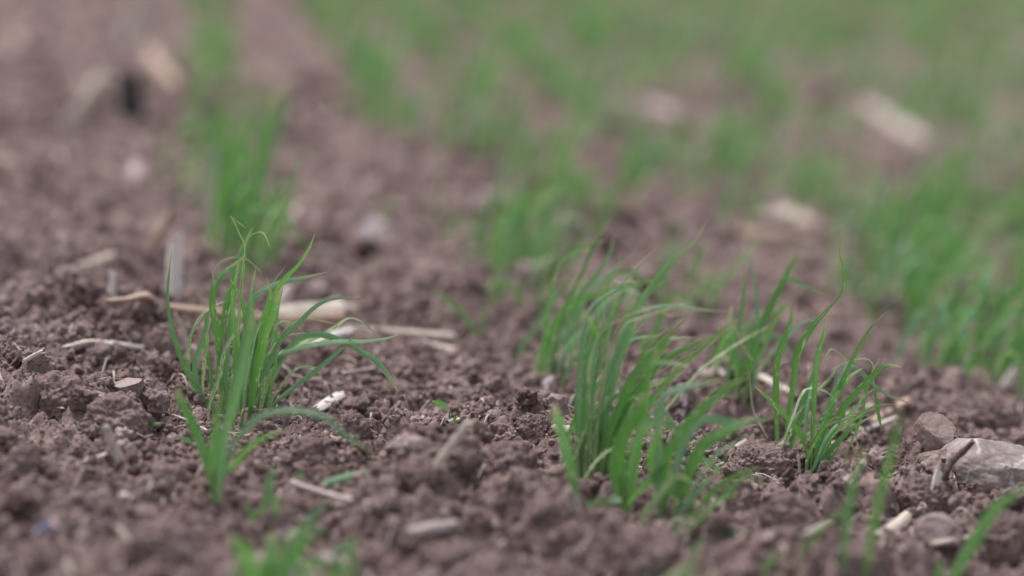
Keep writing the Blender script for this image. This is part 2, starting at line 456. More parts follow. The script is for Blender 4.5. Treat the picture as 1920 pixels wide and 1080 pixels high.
def ico(sub):
    g = (1 + 5 ** .5) / 2
    V = [(-1, g, 0), (1, g, 0), (-1, -g, 0), (1, -g, 0), (0, -1, g), (0, 1, g), (0, -1, -g), (0, 1, -g), (g, 0, -1), (g, 0, 1), (-g, 0, -1), (-g, 0, 1)]
    F = [(0, 11, 5), (0, 5, 1), (0, 1, 7), (0, 7, 10), (0, 10, 11), (1, 5, 9), (5, 11, 4), (11, 10, 2), (10, 7, 6), (7, 1, 8),
         (3, 9, 4), (3, 4, 2), (3, 2, 6), (3, 6, 8), (3, 8, 9), (4, 9, 5), (2, 4, 11), (6, 2, 10), (8, 6, 7), (9, 8, 1)]
    V = [tuple(unit(np.array(v, float))) for v in V]
    for _ in range(sub):
        c = {}; G = []
        def midp(a, b):
            k = (min(a, b), max(a, b))
            if k not in c: V.append(tuple(unit((np.array(V[a]) + np.array(V[b])) / 2))); c[k] = len(V) - 1
            return c[k]
        for a, b, d in F:
            x, y, z = midp(a, b), midp(b, d), midp(d, a); G += [(a, x, z), (b, y, x), (d, z, y), (x, y, z)]
        F = G
    return np.array(V), np.array(F)
ICO = {k: ico(k) for k in (0, 1, 2, 3, 4, 5)}

# ------------------------------------------------------------------ the ground
nx, ny = len(GX), len(GY)
V = np.stack([MX, MY, HG], -1).reshape(-1, 3)
ii = (np.arange(ny - 1)[:, None] * nx + np.arange(nx - 1)[None, :]).ravel()
F = np.stack([ii, ii + 1, ii + nx + 1, ii + nx], 1)
ground = big_mesh('soil_ground', V, F, M_SOIL)
tag(ground, 'bare crumbly reddish brown field soil reaching away in all directions', None, kind='structure')

# loose crumbs: too many to count
def crumb_templates(sub, count, amp, s0):
    out = []
    for k in range(count):
        v, f = ICO[sub]
        d = 1 + amp * .8 * noise3(v * 1.3 + 10 * k, s0 + k) + amp * 1.0 * noise3(v * 2.7 + 5 * k, s0 + 50 + k)
        if sub >= 3: d = d + amp * .45 * noise3(v * 6 + 3 * k, s0 + 90 + k)
        out.append((v * d[:, None] * np.array((1, rng.uniform(.75, 1), rng.uniform(.6, .85))), f))
    return out
def wedge(n, y0, y1, margin=1.12):
    y = np.sqrt(rng.uniform(y0 * y0, y1 * y1, n)); x = y * rng.uniform(-.185, .185, n) * margin
    return x, y
def rot_mats(n):
    q = unit(rng.normal(size=(n, 4))); a, b, c, d = q.T
    return np.stack([1 - 2 * (c * c + d * d), 2 * (b * c - a * d), 2 * (b * d + a * c), 2 * (b * c + a * d), 1 - 2 * (b * b + d * d), 2 * (c * d - a * b),
                     2 * (b * d - a * c), 2 * (c * d + a * b), 1 - 2 * (b * b + c * c)], -1).reshape(n, 3, 3)
def scatter(n, y0, y1, r0, r1, sub, sink, s0, power=2.0):
    x, y = wedge(n, y0, y1)
    dens = 0.55 + 0.75 * noise2(x / 0.07, y / 0.07, 80 + s0)
    keep = rng.uniform(0, 1, n) < np.clip(dens, .12, 1); x, y = x[keep], y[keep]; n = len(x)
    r = r0 * (r1 / r0) ** (rng.uniform(0, 1, n) ** power)
    z = HV(x, y) + r * (sink + rng.uniform(-.25, .35, n))
    R = rot_mats(n); tone = rng.normal(0, .07, n) + (rng.uniform(0, 1, n) < .06) * rng.uniform(.08, .25, n)
    Vs, Fs, Ts, o = [], [], [], 0
    T = crumb_templates(sub, 10, .42, 200 + s0)
    which = rng.integers(0, 10, n)
    for k in range(10):
        idx = np.where(which == k)[0]
        v, f = T[k]
        P = np.einsum('nij,vj->nvi', R[idx], v) * r[idx][:, None, None] + np.stack([x, y, z], 1)[idx][:, None, :]
        Vs.append(P.reshape(-1, 3)); Fs.append((f[None] + (np.arange(len(idx)) * len(v))[:, None, None] + o).reshape(-1, 3))
        Ts.append(np.repeat(tone[idx], len(v))); o += len(idx) * len(v)
    return np.concatenate(Vs), np.concatenate(Fs), np.concatenate(Ts)
SETS = [scatter(90000, 1.6, 2.4, .0005, .0010, 0, .6, 12), scatter(60000, 1.55, 2.45, .0009, .0021, 1, .5, 1), scatter(21000, 1.5, 2.5, .0020, .0044, 2, .5, 2),
        scatter(2600, 1.45, 2.6, .0042, .0100, 3, .38, 3, 2.6), scatter(8000, 1.12, 1.5, .002, .006, 1, .4, 4), scatter(600, 1.1, 1.45, .006, .013, 3, .3, 5, 2.2),
        scatter(16000, 2.45, 4.0, .0025, .006, 1, .45, 6), scatter(2200, 2.5, 4.2, .006, .015, 2, .3, 7, 2.2), scatter(9000, 4.0, 8.0, .004, .009, 1, .4, 8),
        scatter(2000, 4.0, 9.0, .008, .020, 2, .3, 9, 2.0)]
o, Va, Fa, Ta = 0, [], [], []
for v, f, t in SETS:
    Va.append(v); Fa.append(f + o); Ta.append(t); o += len(v)
crumbs = big_mesh('soil_crumbs', np.concatenate(Va), np.concatenate(Fa), M_SOIL, np.concatenate(Ta))
tag(crumbs, 'loose crumbs and small lumps of reddish brown soil covering the ground', None, kind='stuff')
del Va, Fa, Ta, SETS

# ------------------------------------------------------------------ clods and stones
def lump(name, px, py, wpx, hpx, m, seed, label, cat, kind='clod', sink=.35, ratio=.8, group=None, sub=5, rz=None):
    """px, py = middle of the visible lump in the photograph, wpx x hpx its size there"""
    y0 = gp(px, py + hpx * .45).y
    p = at_y(px, py, y0)
    sc = y0 / FPX
    rx, rzv = wpx * sc / 2, hpx * sc / 2
    rzv = max(rzv, rx * .35) * (1 + sink)
    v, f = ICO[sub]; v = v.copy()
    if kind == 'clod':
        d = 1 + .22 * noise3(v * 1.6 + seed, seed) + .16 * noise3(v * 3.5 + seed, seed + 1) + .10 * noise3(v * 8 + seed, seed + 2) + .055 * noise3(v * 17 + seed, seed + 3) + .03 * noise3(v * 34, seed + 4)
        v = v * d[:, None]
    else:
        g = np.random.default_rng(seed)
        v = v * (1 + .10 * noise3(v * 1.3 + seed, seed))[:, None]
        for _ in range(9):                       # flat broken faces
            nrm = unit(g.normal(size=3)); h = g.uniform(.42, .78) if wpx < 150 else g.uniform(.66, .9)
            dd = np.maximum(0, v @ nrm - h); v = v - (dd * .93)[:, None] * nrm
        v = v * (1 + .05 * noise3(v * 3 + seed, seed + 3) + .03 * noise3(v * 7 + seed, seed + 1) + .014 * noise3(v * 18, seed + 2))[:, None]
    a = rz if rz is not None else random.uniform(-.5, .5)
    v = v * np.array((rx, rx * ratio, rzv))
    ca, sa = math.cos(a), math.sin(a)
    v = np.stack([v[:, 0] * ca - v[:, 1] * sa, v[:, 0] * sa + v[:, 1] * ca, v[:, 2]], 1)
    o = mesh_obj(name, v, [tuple(map(int, q)) for q in f], m, loc=(p.x, p.y + rx * ratio * .3, p.z - rzv * sink * .6), sharp=None if kind == 'clod' else 30)
    return tag(o, label, cat, group)

STONES = [
    (1868, 874, 215, 98, M_GREY, 3, 'large smooth grey stone with a pale vein beside the dark twig', .45, .9),
    (1762, 805, 100, 70, M_TAN, 14, 'brown angular stone behind the large grey stone', .4, .8),
    (1778, 992, 120, 52, M_PINK, 26, 'blurred pinkish grey rounded stone in the right foreground', .4, .8),
    (1868, 920, 80, 40, M_PINK, 31, 'small pinkish stone half buried below the large grey stone', .4, .8),
    (1765, 858, 90, 34, M_TAN, 37, 'flat brown stone touching the left end of the large grey stone', .4, .8),
    (242, 722, 85, 26, M_PINK, 41, 'flat greyish stone beside the red bark chip on the left', .5, .8),
    (1052, 757, 62, 42, M_PINK, 47, 'pinkish block stone left of the middle wheat tuft', .4, .8),
    (1030, 713, 24, 18, M_WHITE, 53, 'tiny white stone at the foot of the wheat behind the block stone', .3, .8),
    (1100, 903, 40, 18, M_GREY, 59, 'small grey stone under the base of the middle wheat tuft', .4, .8),
    (700, 425, 70, 42, M_WHITE, 61, 'blurred whitish stone behind the left wheat tufts', .3, .8),
    (742, 458, 66, 34, M_PINK, 67, 'blurred pale flat stone just below the whitish stone', .3, .8),
    (86, 990, 46, 36, M_SLATE, 71, 'blurred bluish pebble in the bottom left corner', .3, .9),
    (145, 566, 30, 28, M_PINK, 73, 'small pale pebble in front of the leaning straw on the left', .3, .9),
    (280, 262, 54, 30, M_TAN, 79, 'blurred pale lump of stone on bare soil at upper left', .3, .9),
    (790, 185, 60, 34, M_WHITE, 83, 'blurred pale stone far back beside the second wheat row', .3, .9),
    (1440, 410, 130, 36, M_PINK, 89, 'long pale blurred stone lying behind the right wheat tufts', .3, .5),
]
for (px, py, wp, hp, m, sd_, lab, sk, ra) in STONES:
    lump('stone', px, py, wp, hp, m, sd_, lab, 'stone', 'stone', sk + .15, ra, 'stones lying in the soil')
CLODS = [
    (950, 862, 130, 66, 101, 'broad crumbly soil clod left of the middle wheat tuft'),
    (860, 842, 90, 48, 102, 'soil clod joined to the left of the broad crumbly clod'),
    (105, 750, 150, 80, 103, 'big dark soil clod at the left edge below the split straw'),
    (215, 780, 120, 62, 104, 'soil clod right of the big dark clod at the left edge'),
    (40, 866, 84, 60, 105, 'blurred rounded soil clod at the left edge of the foreground'),
    (1215, 1040, 130, 86, 106, 'large blurred round clod at the bottom of the picture'),
    (320, 905, 74, 52, 107, 'blurred clod left of the foreground wheat tuft'),
    (590, 850, 90, 56, 108, 'crumbly clod below the drooping bluish leaf'),
    (1735, 925, 92, 58, 109, 'rough clod left below the dark twig'),
    (1820, 925, 60, 46, 110, 'rough clod under the dark twig'),
    (1430, 865, 110, 54, 111, 'rough soil clod left of the right hand wheat tuft'),
    (1440, 800, 60, 50, 112, 'small dark clod behind the right hand wheat tuft'),
    (790, 880, 80, 40, 113, 'soil clod at the foot of the leaning brown twig'),
    (660, 800, 70, 44, 114, 'soil clod to the right of the pale wood chip'),
    (300, 1015, 130, 60, 115, 'wide blurred clod in the lower left foreground'),
    (60, 1050, 110, 56, 116, 'blurred clod in the bottom left corner under the bluish pebble'),
    (1080, 1010, 110, 60, 117, 'blurred clod in front of the lone foreground blade'),
    (850, 1045, 130, 54, 118, 'wide blurred clod at the bottom beside the pale straw'),
    (1480, 960, 110, 60, 119, 'blurred clod in front of the right hand wheat tuft'),
    (1370, 930, 100, 60, 120, 'blurred clod right of the foreground wheat blades'),
    (300, 640, 60, 34, 121, 'dark clod under the long brown stalk'),
    (1870, 775, 90, 50, 122, 'soil clod at the right edge behind the large grey stone'),
    (740, 740, 60, 36, 123, 'small clod below the tip of the drooping leaf'),
    (1000, 800, 70, 44, 124, 'lumpy clod between the twig and the middle wheat tuft'),
    (560, 960, 110, 60, 125, 'blurred clod behind the lowest green blades on the left'),
    (690, 1055, 100, 50, 126, 'blurred clod in the bottom foreground right of the lowest blades'),
    (1620, 1050, 120, 60, 127, 'blurred clod at the bottom between the two thin blades'),
    (1890, 1000, 100, 70, 128, 'blurred clod at the right edge below the grey stone'),
]
for (px, py, wp, hp, sd_, lab) in CLODS:
    lump('soil_clod', px, py, wp, hp, M_SOIL, sd_, lab, 'clod', 'clod', .7, .85, 'clods of soil')

# ------------------------------------------------------------------ straw, twigs and chips
def path3(pts, dy=0.0, lift=None, tilt=0.0, clear=False):
    """photo points to space: they stand over the ground point under the first of them, dy further back;
    clear keeps a lying stalk in front of the lumps all along"""
    n = len(pts)
    if clear:
        ys = [gp(*p).y for p in pts]
        k = np.polyfit(np.arange(n), ys, 1); fit = np.polyval(k, np.arange(n)); fit = fit - max(0, max(fit - ys)) - .006 + dy
        return [at_y(p[0], p[1], float(fit[i])) for i, p in enumerate(pts)]
    y0 = gp(*pts[0]).y + dy
    return [at_y(p[0], p[1], y0 + tilt * i / max(1, n - 1)) for i, p in enumerate(pts)]
def lying(pts, lift):
    return [gp(*p) + Vector((0, 0, lift)) for p in pts]
def litter(name, kind, pts, wpx, m, label, cat, mode='lie', group=None, seed=0, **kw):
    q = path3(pts, kw.pop('dy', 0.0), tilt=kw.pop('tilt', 0.0), clear=kw.pop('clear', False) or mode == 'lie'); sc = q[0].y / FPX
    base = q[0].copy()
    q = [v - base for v in q]
    width = wpx * sc
    global CP_SHIFT
    if kind == 'chip':
        V, F, U = chip_geo([v + base for v in q], width, max(.0008, width * kw.get('th', .16)), seed, kw.get('curl', .5), kw.get('facing', .3))
        V = [v - np.array(base) for v in V]
    else:
        V, F, U = sweep_geo(q, width / 2, width / 2 * kw.get('flat', .85), n=kw.get('n', 18), jag=width * kw.get('jag', .35), taper=kw.get('taper', (1, .9)),
                            bulge=kw.get('bulge', ()), hollow=kw.get('hollow', True), seed=seed)
    return tag(mesh_obj(name, V, F, m, loc=base, uvs=U, sharp=38), label, cat, group)
G_ST = 'bits of straw on the soil'
litter('straw_stalk', 'tube', [(92, 524), (150, 502), (209, 480)], 21, M_STRAW, 'pale straw stalk leaning to the right on the left edge soil', 'straw', 'stand', G_ST, 1, clear=True)
litter('straw_piece', 'tube', [(76, 528), (75, 498)], 15, M_FADE, 'short pale upright straw stub left of the leaning stalk', 'straw', 'stand', G_ST, 2)
litter('straw_piece', 'tube', [(212, 556), (211, 532), (209, 508)], 14, M_PALE, 'narrow white straw stub standing at the end of the brown stalk', 'straw', 'stand', G_ST, 3)
litter('straw_husk', 'chip', [(326, 552), (326, 510), (327, 454)], 30, M_PALE, 'broad pale straw husk standing upright behind the left wheat', 'husk', 'stand', G_ST, 4, curl=.9)
litter('straw_husk', 'chip', [(282, 482), (288, 450), (308, 425), (320, 400)], 22, M_BROWN, 'curled brown husk bent over behind the brown stalk', 'husk', 'stand', G_ST, 5, curl=.9)
litter('stubble_stalk', 'tube', [(198, 565), (235, 562), (272, 556), (305, 574), (400, 586), (520, 600), (640, 596)], 25, M_BROWN, 'long brown stubble stalk lying behind the left wheat tuft', 'stalk', 'stand', None, 6, n=40, taper=(.45, 1.1), bulge=((.26, .04, .5), (.7, .04, .25)), clear=True, dy=-.012)
litter('straw_husk', 'chip', [(520, 596), (560, 590), (610, 588), (655, 572)], 36, M_STRAW, 'torn pale husk wrapped on the end of the long brown stalk', 'husk', 'stand', G_ST, 7, curl=1.5, facing=-.5, clear=True)
litter('straw_husk', 'chip', [(520, 585), (530, 560), (545, 535)], 20, M_PALE, 'whitish split husk rising behind the left wheat tuft', 'husk', 'stand', G_ST, 8, curl=.7)
litter('root_piece', 'tube', [(349, 660), (346, 625), (334, 600), (326, 585)], 9, M_STRAW, 'thin pale bent root hanging from the long brown stalk', 'root', 'stand', None, 9, taper=(.7, 1))
litter('straw_stalk', 'tube', [(640, 614), (730, 622), (850, 630)], 15, M_STRAW, 'straight pale straw lying right of the long brown stalk', 'straw', 'stand', G_ST, 10, clear=True)
litter('straw_piece', 'tube', [(790, 640), (820, 649), (852, 656)], 12, M_STRAW, 'short pale straw just below the straight pale straw', 'straw', group=G_ST, seed=11)
litter('straw_stalk', 'chip', [(125, 652), (160, 643), (188, 641)], 16, M_STRAW, 'split curled end of straw left of the hollow straw piece', 'straw', group=G_ST, seed=12, curl=1.2)
litter('straw_piece', 'tube', [(190, 643), (230, 647), (272, 653)], 13, M_PALE, 'pale hollow straw piece lying in focus on the left', 'straw', group=G_ST, seed=13)
litter('bark_chip', 'chip', [(254, 728), (282, 738)], 15, M_RUST, 'reddish brown bark chip beside the flat greyish stone', 'bark chip', seed=14, curl=.2)
litter('wood_chip', 'chip', [(594, 768), (616, 754), (638, 740)], 19, M_PALE, 'pale splintered wood chip right of the left wheat tuft', 'wood chip', seed=15, curl=.2, th=.4)
litter('twig', 'tube', [(795, 905), (825, 865), (850, 830), (880, 790)], 20, M_STRAW, 'thin brown twig leaning to the right out of the soil', 'twig', 'stand', None, 16, hollow=False, taper=(1, .7))
litter('straw_piece', 'tube', [(838, 792), (866, 786), (896, 781)], 12, M_STRAW, 'tan straw piece behind the tip of the leaning twig', 'straw', group=G_ST, seed=17)
litter('straw_chip', 'chip', [(858, 764), (861, 748), (856, 730)], 11, M_STRAW, 'small ragged straw chip above the leaning twig', 'straw', 'stand', G_ST, 18)
litter('straw_piece', 'tube', [(918, 822), (930, 796)], 6, M_STRAW, 'small thin straw standing right of the leaning twig', 'straw', 'stand', G_ST, 19)
litter('straw_piece', 'chip', [(155, 867), (185, 858), (215, 848)], 13, M_STRAW, 'pale straw sliver under the small brown twig on the left', 'straw', group=G_ST, seed=20)
litter('twig', 'tube', [(226, 866), (212, 835), (197, 800)], 20, M_STRAW, 'small blurred brown twig leaning left over a pale sliver', 'twig', 'stand', None, 21, hollow=False)
litter('straw_chip', 'chip', [(228, 928), (262, 956)], 22, M_PALE, 'blurred white chip in the left foreground', 'straw', group=G_ST, seed=22)
litter('straw_stalk', 'tube', [(548, 905), (620, 928), (695, 945)], 13, M_FADE, 'blurred pale straw crossing the foreground behind the lowest leaves', 'straw', group=G_ST, seed=23)
litter('straw_stalk', 'chip', [(765, 1000), (805, 990), (850, 984)], 24, M_FADE, 'thick blurred straw in the bottom foreground', 'straw', group=G_ST, seed=24)
litter('straw_stalk', 'chip', [(590, 1045), (690, 1075)], 34, M_FADE, 'blurred pale straw at the bottom right of the lowest blades', 'straw', group=G_ST, seed=25)
litter('twig', 'tube', [(1768, 898), (1784, 868), (1800, 852), (1824, 828)], 14, M_BARK, 'knobbly dark twig leaning on the large grey stone', 'twig', 'stand', None, 26, dy=-.03, hollow=False, n=30, bulge=((.2, .05, .3), (.45, .04, .35), (.7, .05, .3)))
litter('wood_chip', 'chip', [(1752, 912), (1760, 882)], 15, M_PALE, 'white splintered chip at the foot of the dark twig', 'wood chip', 'stand', None, 27, dy=-.032, th=.4)
litter('straw_husk', 'chip', [(1648, 1005), (1680, 985), (1715, 955)], 26, M_STRAW, 'pale torn husk left of the pinkish foreground stone', 'husk', group=G_ST, seed=28)
litter('straw_stalk', 'tube', [(1685, 1032), (1750, 1020), (1812, 1008)], 13, M_STRAW, 'long tan straw lying in front of the pinkish foreground stone', 'straw', group=G_ST, seed=29)
litter('straw_stalk', 'chip', [(1505, 1005), (1560, 975)], 14, M_FADE, 'blurred straw sliver left of the two thin foreground blades', 'straw', group=G_ST, seed=30)
litter('wood_chip', 'chip', [(1272, 784), (1280, 742)], 20, M_PALE, 'upright pale chip between the middle and right wheat tufts', 'wood chip', 'stand', None, 31, th=.3)
litter('straw_stalk', 'tube', [(1425, 705), (1455, 722), (1490, 740)], 16, M_STRAW, 'pale straw behind the right hand wheat tuft', 'straw', 'stand', G_ST, 32, clear=True)
litter('twig', 'tube', [(1605, 808), (1645, 785), (1700, 752)], 20, M_BROWN, 'tan stick lying right of the right hand wheat tuft', 'twig', 'stand', None, 33, clear=True, hollow=False)
litter('straw_piece', 'tube', [(1622, 806), (1680, 783)], 9, M_PALE, 'pale straw against the tan stick', 'straw', group=G_ST, seed=34)
litter('straw_piece', 'tube', [(1882, 728), (1905, 693)], 19, M_PALE, 'pale straw stub leaning at the right edge', 'straw', 'stand', G_ST, 35)
litter('straw_piece', 'tube', [(1790, 700), (1840, 700)], 17, M_STRAW, 'blurred pale straw lying under the right edge wheat', 'straw', group=G_ST, seed=36)
litter('straw_stalk', 'tube', [(1630, 205), (1690, 240), (1742, 276)], 34, M_FADE, 'large blurred white straw lying among the far right rows', 'straw', 'stand', G_ST, 37, clear=True)
litter('stubble_stalk', 'tube', [(1380, 440), (1460, 446), (1520, 452)], 34, M_BROWN, 'blurred brown stalk below the long pale stone', 'stalk', 'stand', None, 38, clear=True)
litter('straw_stalk', 'tube', [(1470, 400), (1562, 440)], 34, M_STRAW, 'blurred pale straw end beside the long pale stone', 'straw', 'stand', G_ST, 39, clear=True)
litter('straw_husk', 'chip', [(1200, 200), (1275, 225)], 40, M_FADE, 'blurred tan husk far back in the middle rows', 'husk', group=G_ST, seed=40)
litter('stubble_stalk', 'tube', [(240, 85), (255, 45), (268, 0)], 44, M_STRAW, 'blurred tan stubble stalk standing at the top left', 'stalk', 'stand', None, 41)
litter('stubble_stalk', 'tube', [(248, 228), (243, 185), (238, 140)], 48, M_CHAR, 'blurred blackened stubble stump on the upper left soil', 'stalk', 'stand', None, 42)
litter('straw_stalk', 'tube', [(130, 238), (165, 190), (198, 140)], 38, M_STRAW, 'blurred pale straw leaning left of the blackened stump', 'straw', 'stand', G_ST, 43)
litter('straw_husk', 'chip', [(278, 90), (305, 130), (330, 158)], 24, M_BROWN, 'blurred pale husk right of the blackened stump', 'husk', group=G_ST, seed=44)
litter('straw_husk', 'chip', [(20, 60), (40, 95)], 30, M_BROWN, 'blurred pale husk in the top left corner', 'husk', group=G_ST, seed=45)
litter('straw_husk', 'chip', [(245, 340), (262, 305)], 26, M_FADE, 'blurred pale husk below the lump of stone at upper left', 'husk', group=G_ST, seed=46)
litter('straw_piece', 'tube', [(1700, 520), (1665, 470), (1645, 450)], 22, M_PALE, 'blurred pale straw among the wheat on the right', 'straw', 'stand', G_ST, 47)
litter('straw_piece', 'chip', [(78, 855 - 195), (48, 676)], 9, M_PALE, 'tiny white straw chip at the left edge', 'straw', group=G_ST, seed=48)
litter('straw_piece', 'tube', [(2, 581), (18, 583)], 13, M_STRAW, 'straw end poking in at the left edge', 'straw', group=G_ST, seed=49)
litter('straw_piece', 'chip', [(1438, 865), (1465, 860)], 7, M_PALE, 'tiny white chip left of the right hand wheat base', 'straw', group=G_ST, seed=50)
litter('straw_chip', 'chip', [(1450, 895), (1462, 872)], 8, M_STRAW, 'small splintered straw in front of the right hand clod', 'straw', 'stand', G_ST, 51)
litter('straw_chip', 'chip', [(1464, 892), (1478, 878)], 8, M_STRAW, 'splintered straw fragment beside another fragment on the right', 'straw', 'stand', G_ST, 52)
litter('straw_piece', 'tube', [(1500, 893), (1497, 853)], 5, M_PALE, 'thin pale straw standing left of the right hand wheat base', 'straw', 'stand', G_ST, 53)
litter('straw_piece', 'tube', [(1305, 930), (1345, 906)], 7, M_STRAW, 'thin straw on the clod right of the foreground blades', 'straw', group=G_ST, seed=54)
litter('straw_piece', 'tube', [(1280, 848), (1340, 846)], 7, M_STRAW, 'thin straw lying behind the foreground blades', 'straw', group=G_ST, seed=55)
litter('straw_piece', 'chip', [(1380, 838), (1400, 826)], 11, M_STRAW, 'yellowish straw chip behind the foreground blades', 'straw', group=G_ST, seed=56)
litter('straw_piece', 'tube', [(95, 764), (160, 768)], 5, M_STRAW, 'thin straw lying across the big dark clod', 'straw', group=G_ST, seed=57)
litter('straw_piece', 'tube', [(192, 700), (200, 672)], 5, M_PALE, 'thin pale straw standing below the hollow straw piece', 'straw', 'stand', G_ST, 58)
litter('root_piece', 'tube', [(300, 770), (345, 785), (375, 800), (395, 810)], 5, M_STRAW, 'thin pale root beside the foreground wheat blades', 'root', seed=59)
litter('straw_piece', 'chip', [(1030, 805 - 5), (1082, 806)], 15, M_STRAW, 'straw chip at the left foot of the middle wheat tuft', 'straw', group=G_ST, seed=60)

litter('straw_husk', 'chip', [(1575, 800), (1600, 770), (1640, 760)], 14, M_STRAW, 'torn straw husk behind the foot of the right hand wheat tuft', 'husk', 'stand', G_ST, 61, clear=True)
litter('straw_stalk', 'tube', [(1540, 838), (1590, 822), (1625, 815)], 9, M_STRAW, 'thin straw running right from the right hand wheat base', 'straw', 'stand', G_ST, 62, clear=True)
litter('straw_husk', 'chip', [(585, 645), (625, 628), (660, 622)], 18, M_PALE, 'white torn husk among the drooping leaves of the left tuft', 'husk', 'stand', G_ST, 63, clear=True, curl=.8)
litter('straw_husk', 'chip', [(640, 500), (634, 470), (590, 468)], 12, M_FADE, 'looped pale husk strip behind the left tuft', 'husk', 'stand', G_ST, 64)
litter('straw_piece', 'tube', [(640, 700), (700, 690)], 7, M_STRAW, 'thin straw under the drooping leaves of the left tuft', 'straw', 'stand', G_ST, 65, clear=True)
litter('straw_piece', 'tube', [(690, 775), (735, 752)], 6, M_BROWN, 'thin brown straw left of the small weed seedling', 'straw', 'stand', G_ST, 66, clear=True)
litter('straw_husk', 'chip', [(1480, 990), (1540, 1000)], 16, M_FADE, 'flat faded husk before the right hand wheat tuft', 'husk', 'stand', G_ST, 67, clear=True)
litter('straw_piece', 'tube', [(1345, 690), (1375, 720)], 9, M_FADE, 'faded straw between the middle tuft and the blurred one behind', 'straw', 'stand', G_ST, 68, clear=True)
litter('straw_piece', 'chip', [(1230, 700), (1290, 690)], 15, M_FADE, 'faded chip behind the middle wheat tuft', 'straw', 'stand', G_ST, 69, clear=True)
# fine fibres nobody could count
Vf, Ff, Uf = [], [], []
rf = random.Random(5)
for k in range(1500):
    y = math.sqrt(rf.uniform(1.3 ** 2, 3.2 ** 2)); x = y * rf.uniform(-.19, .19)
    a = rf.uniform(0, 6.28); L = rf.uniform(.006, .026); r = rf.uniform(.0003, .0009)
    p = [np.array((x + math.cos(a) * L * s, y + math.sin(a) * L * s, H(x + math.cos(a) * L * s, y + math.sin(a) * L * s) + .0025 + rf.uniform(0, .004))) for s in (0, .5, 1)]
    v, f, u = sweep_geo(p, r, n=5, seg=5, hollow=False, seed=k)
    Ff += [tuple(i + len(Vf) for i in q) for q in f]; Vf += v; Uf += u
tag(mesh_obj('straw_litter', Vf, Ff, M_STRAW, uvs=Uf), 'fine chopped straw fibres and root hairs scattered over the soil', None, kind='stuff')

# ------------------------------------------------------------------ wheat
ROWDIR = Vector((-0.126, 1, 0)).normalized()
DRYLAB = 'withered straw coloured leaf blade'
def tuft_empty(px, py, label, group=None, name='wheat_tuft', cat='wheat'):
    b = gp(px, py); o = empty(name, (b.x, b.y, b.z - .003)); tag(o, label, cat, group); return o, b
def add_blade(root, b, V, F, U, m, name='leaf_blade'):
    L = np.array(root.location)
    o = mesh_obj(name, [np.array(v) - L for v in V], F, m, root, uvs=U)
    if m is M_DRYL: o['label'] = DRYLAB
    return o
M_SHEATH = leaf_material('leaf_sheath', (0.17, 0.30, 0.095), (0.26, 0.37, 0.15), 0.2, trans=0.25)
def sheath(root, path, rr):
    L = np.array(root.location)
    V, F, U = sweep_geo(path, rr.uniform(.0009, .0014), n=8, seg=8, taper=(1.15, .8), hollow=False, seed=rr.randint(0, 999))
    mesh_obj('stem', [np.array(v) - L for v in V], F, M_SHEATH, root, uvs=U)
THIN = [(0, .6), (.3, .9), (.7, 1), (1, .25)]
BLUNT = [(0, .42), (.15, .65), (.4, 1), (.85, .95), (.95, .7), (1, .25)]
def traced(root, b, specs, seed):
    """blades drawn as they stand in the photograph, at the tuft's own distance; d0/d1 = nearer/farther base and tip"""
    rr = random.Random(seed)
    for sp in specs:
        pts, wpx, m = sp[0], sp[1], sp[2]; kw = sp[3] if len(sp) > 3 else {}
        d0, d1 = kw.get('d', (rr.uniform(-.008, .008), rr.uniform(-.035, .03)))
        n = len(pts); q = []
        for i, p in enumerate(pts):
            s = i / (n - 1); q.append(at_y(p[0], p[1], b.y + d0 + (d1 - d0) * s ** 1.5))
        if kw.get('root', True):                          # run it into the ground
            g = q[0]; q[0] = Vector((g.x, g.y, min(g.z, H(g.x, g.y) - .002)))
        if kw.get('root', True) and rr.random() < .6:
            c_, L_ = spline(q, 40); k_ = max(3, int(40 * rr.uniform(.018, .034) / L_)); k_ = min(k_, 14)
            sheath(root, [Vector(c_[0]), Vector(c_[k_ // 2]), Vector(c_[k_])], rr)
        fc = kw.get('face', rr.uniform(-.6, .6))
        wd = .65 * wpx * b.y / FPX / max(.6, math.cos(fc))
        V, F, U = blade_geo(q, wd, fc, kw.get('twist', rr.uniform(-.6, .6)), kw.get('fold', rr.uniform(.2, .5)), prof=kw.get('prof'))
        add_blade(root, b, V, F, U, m)
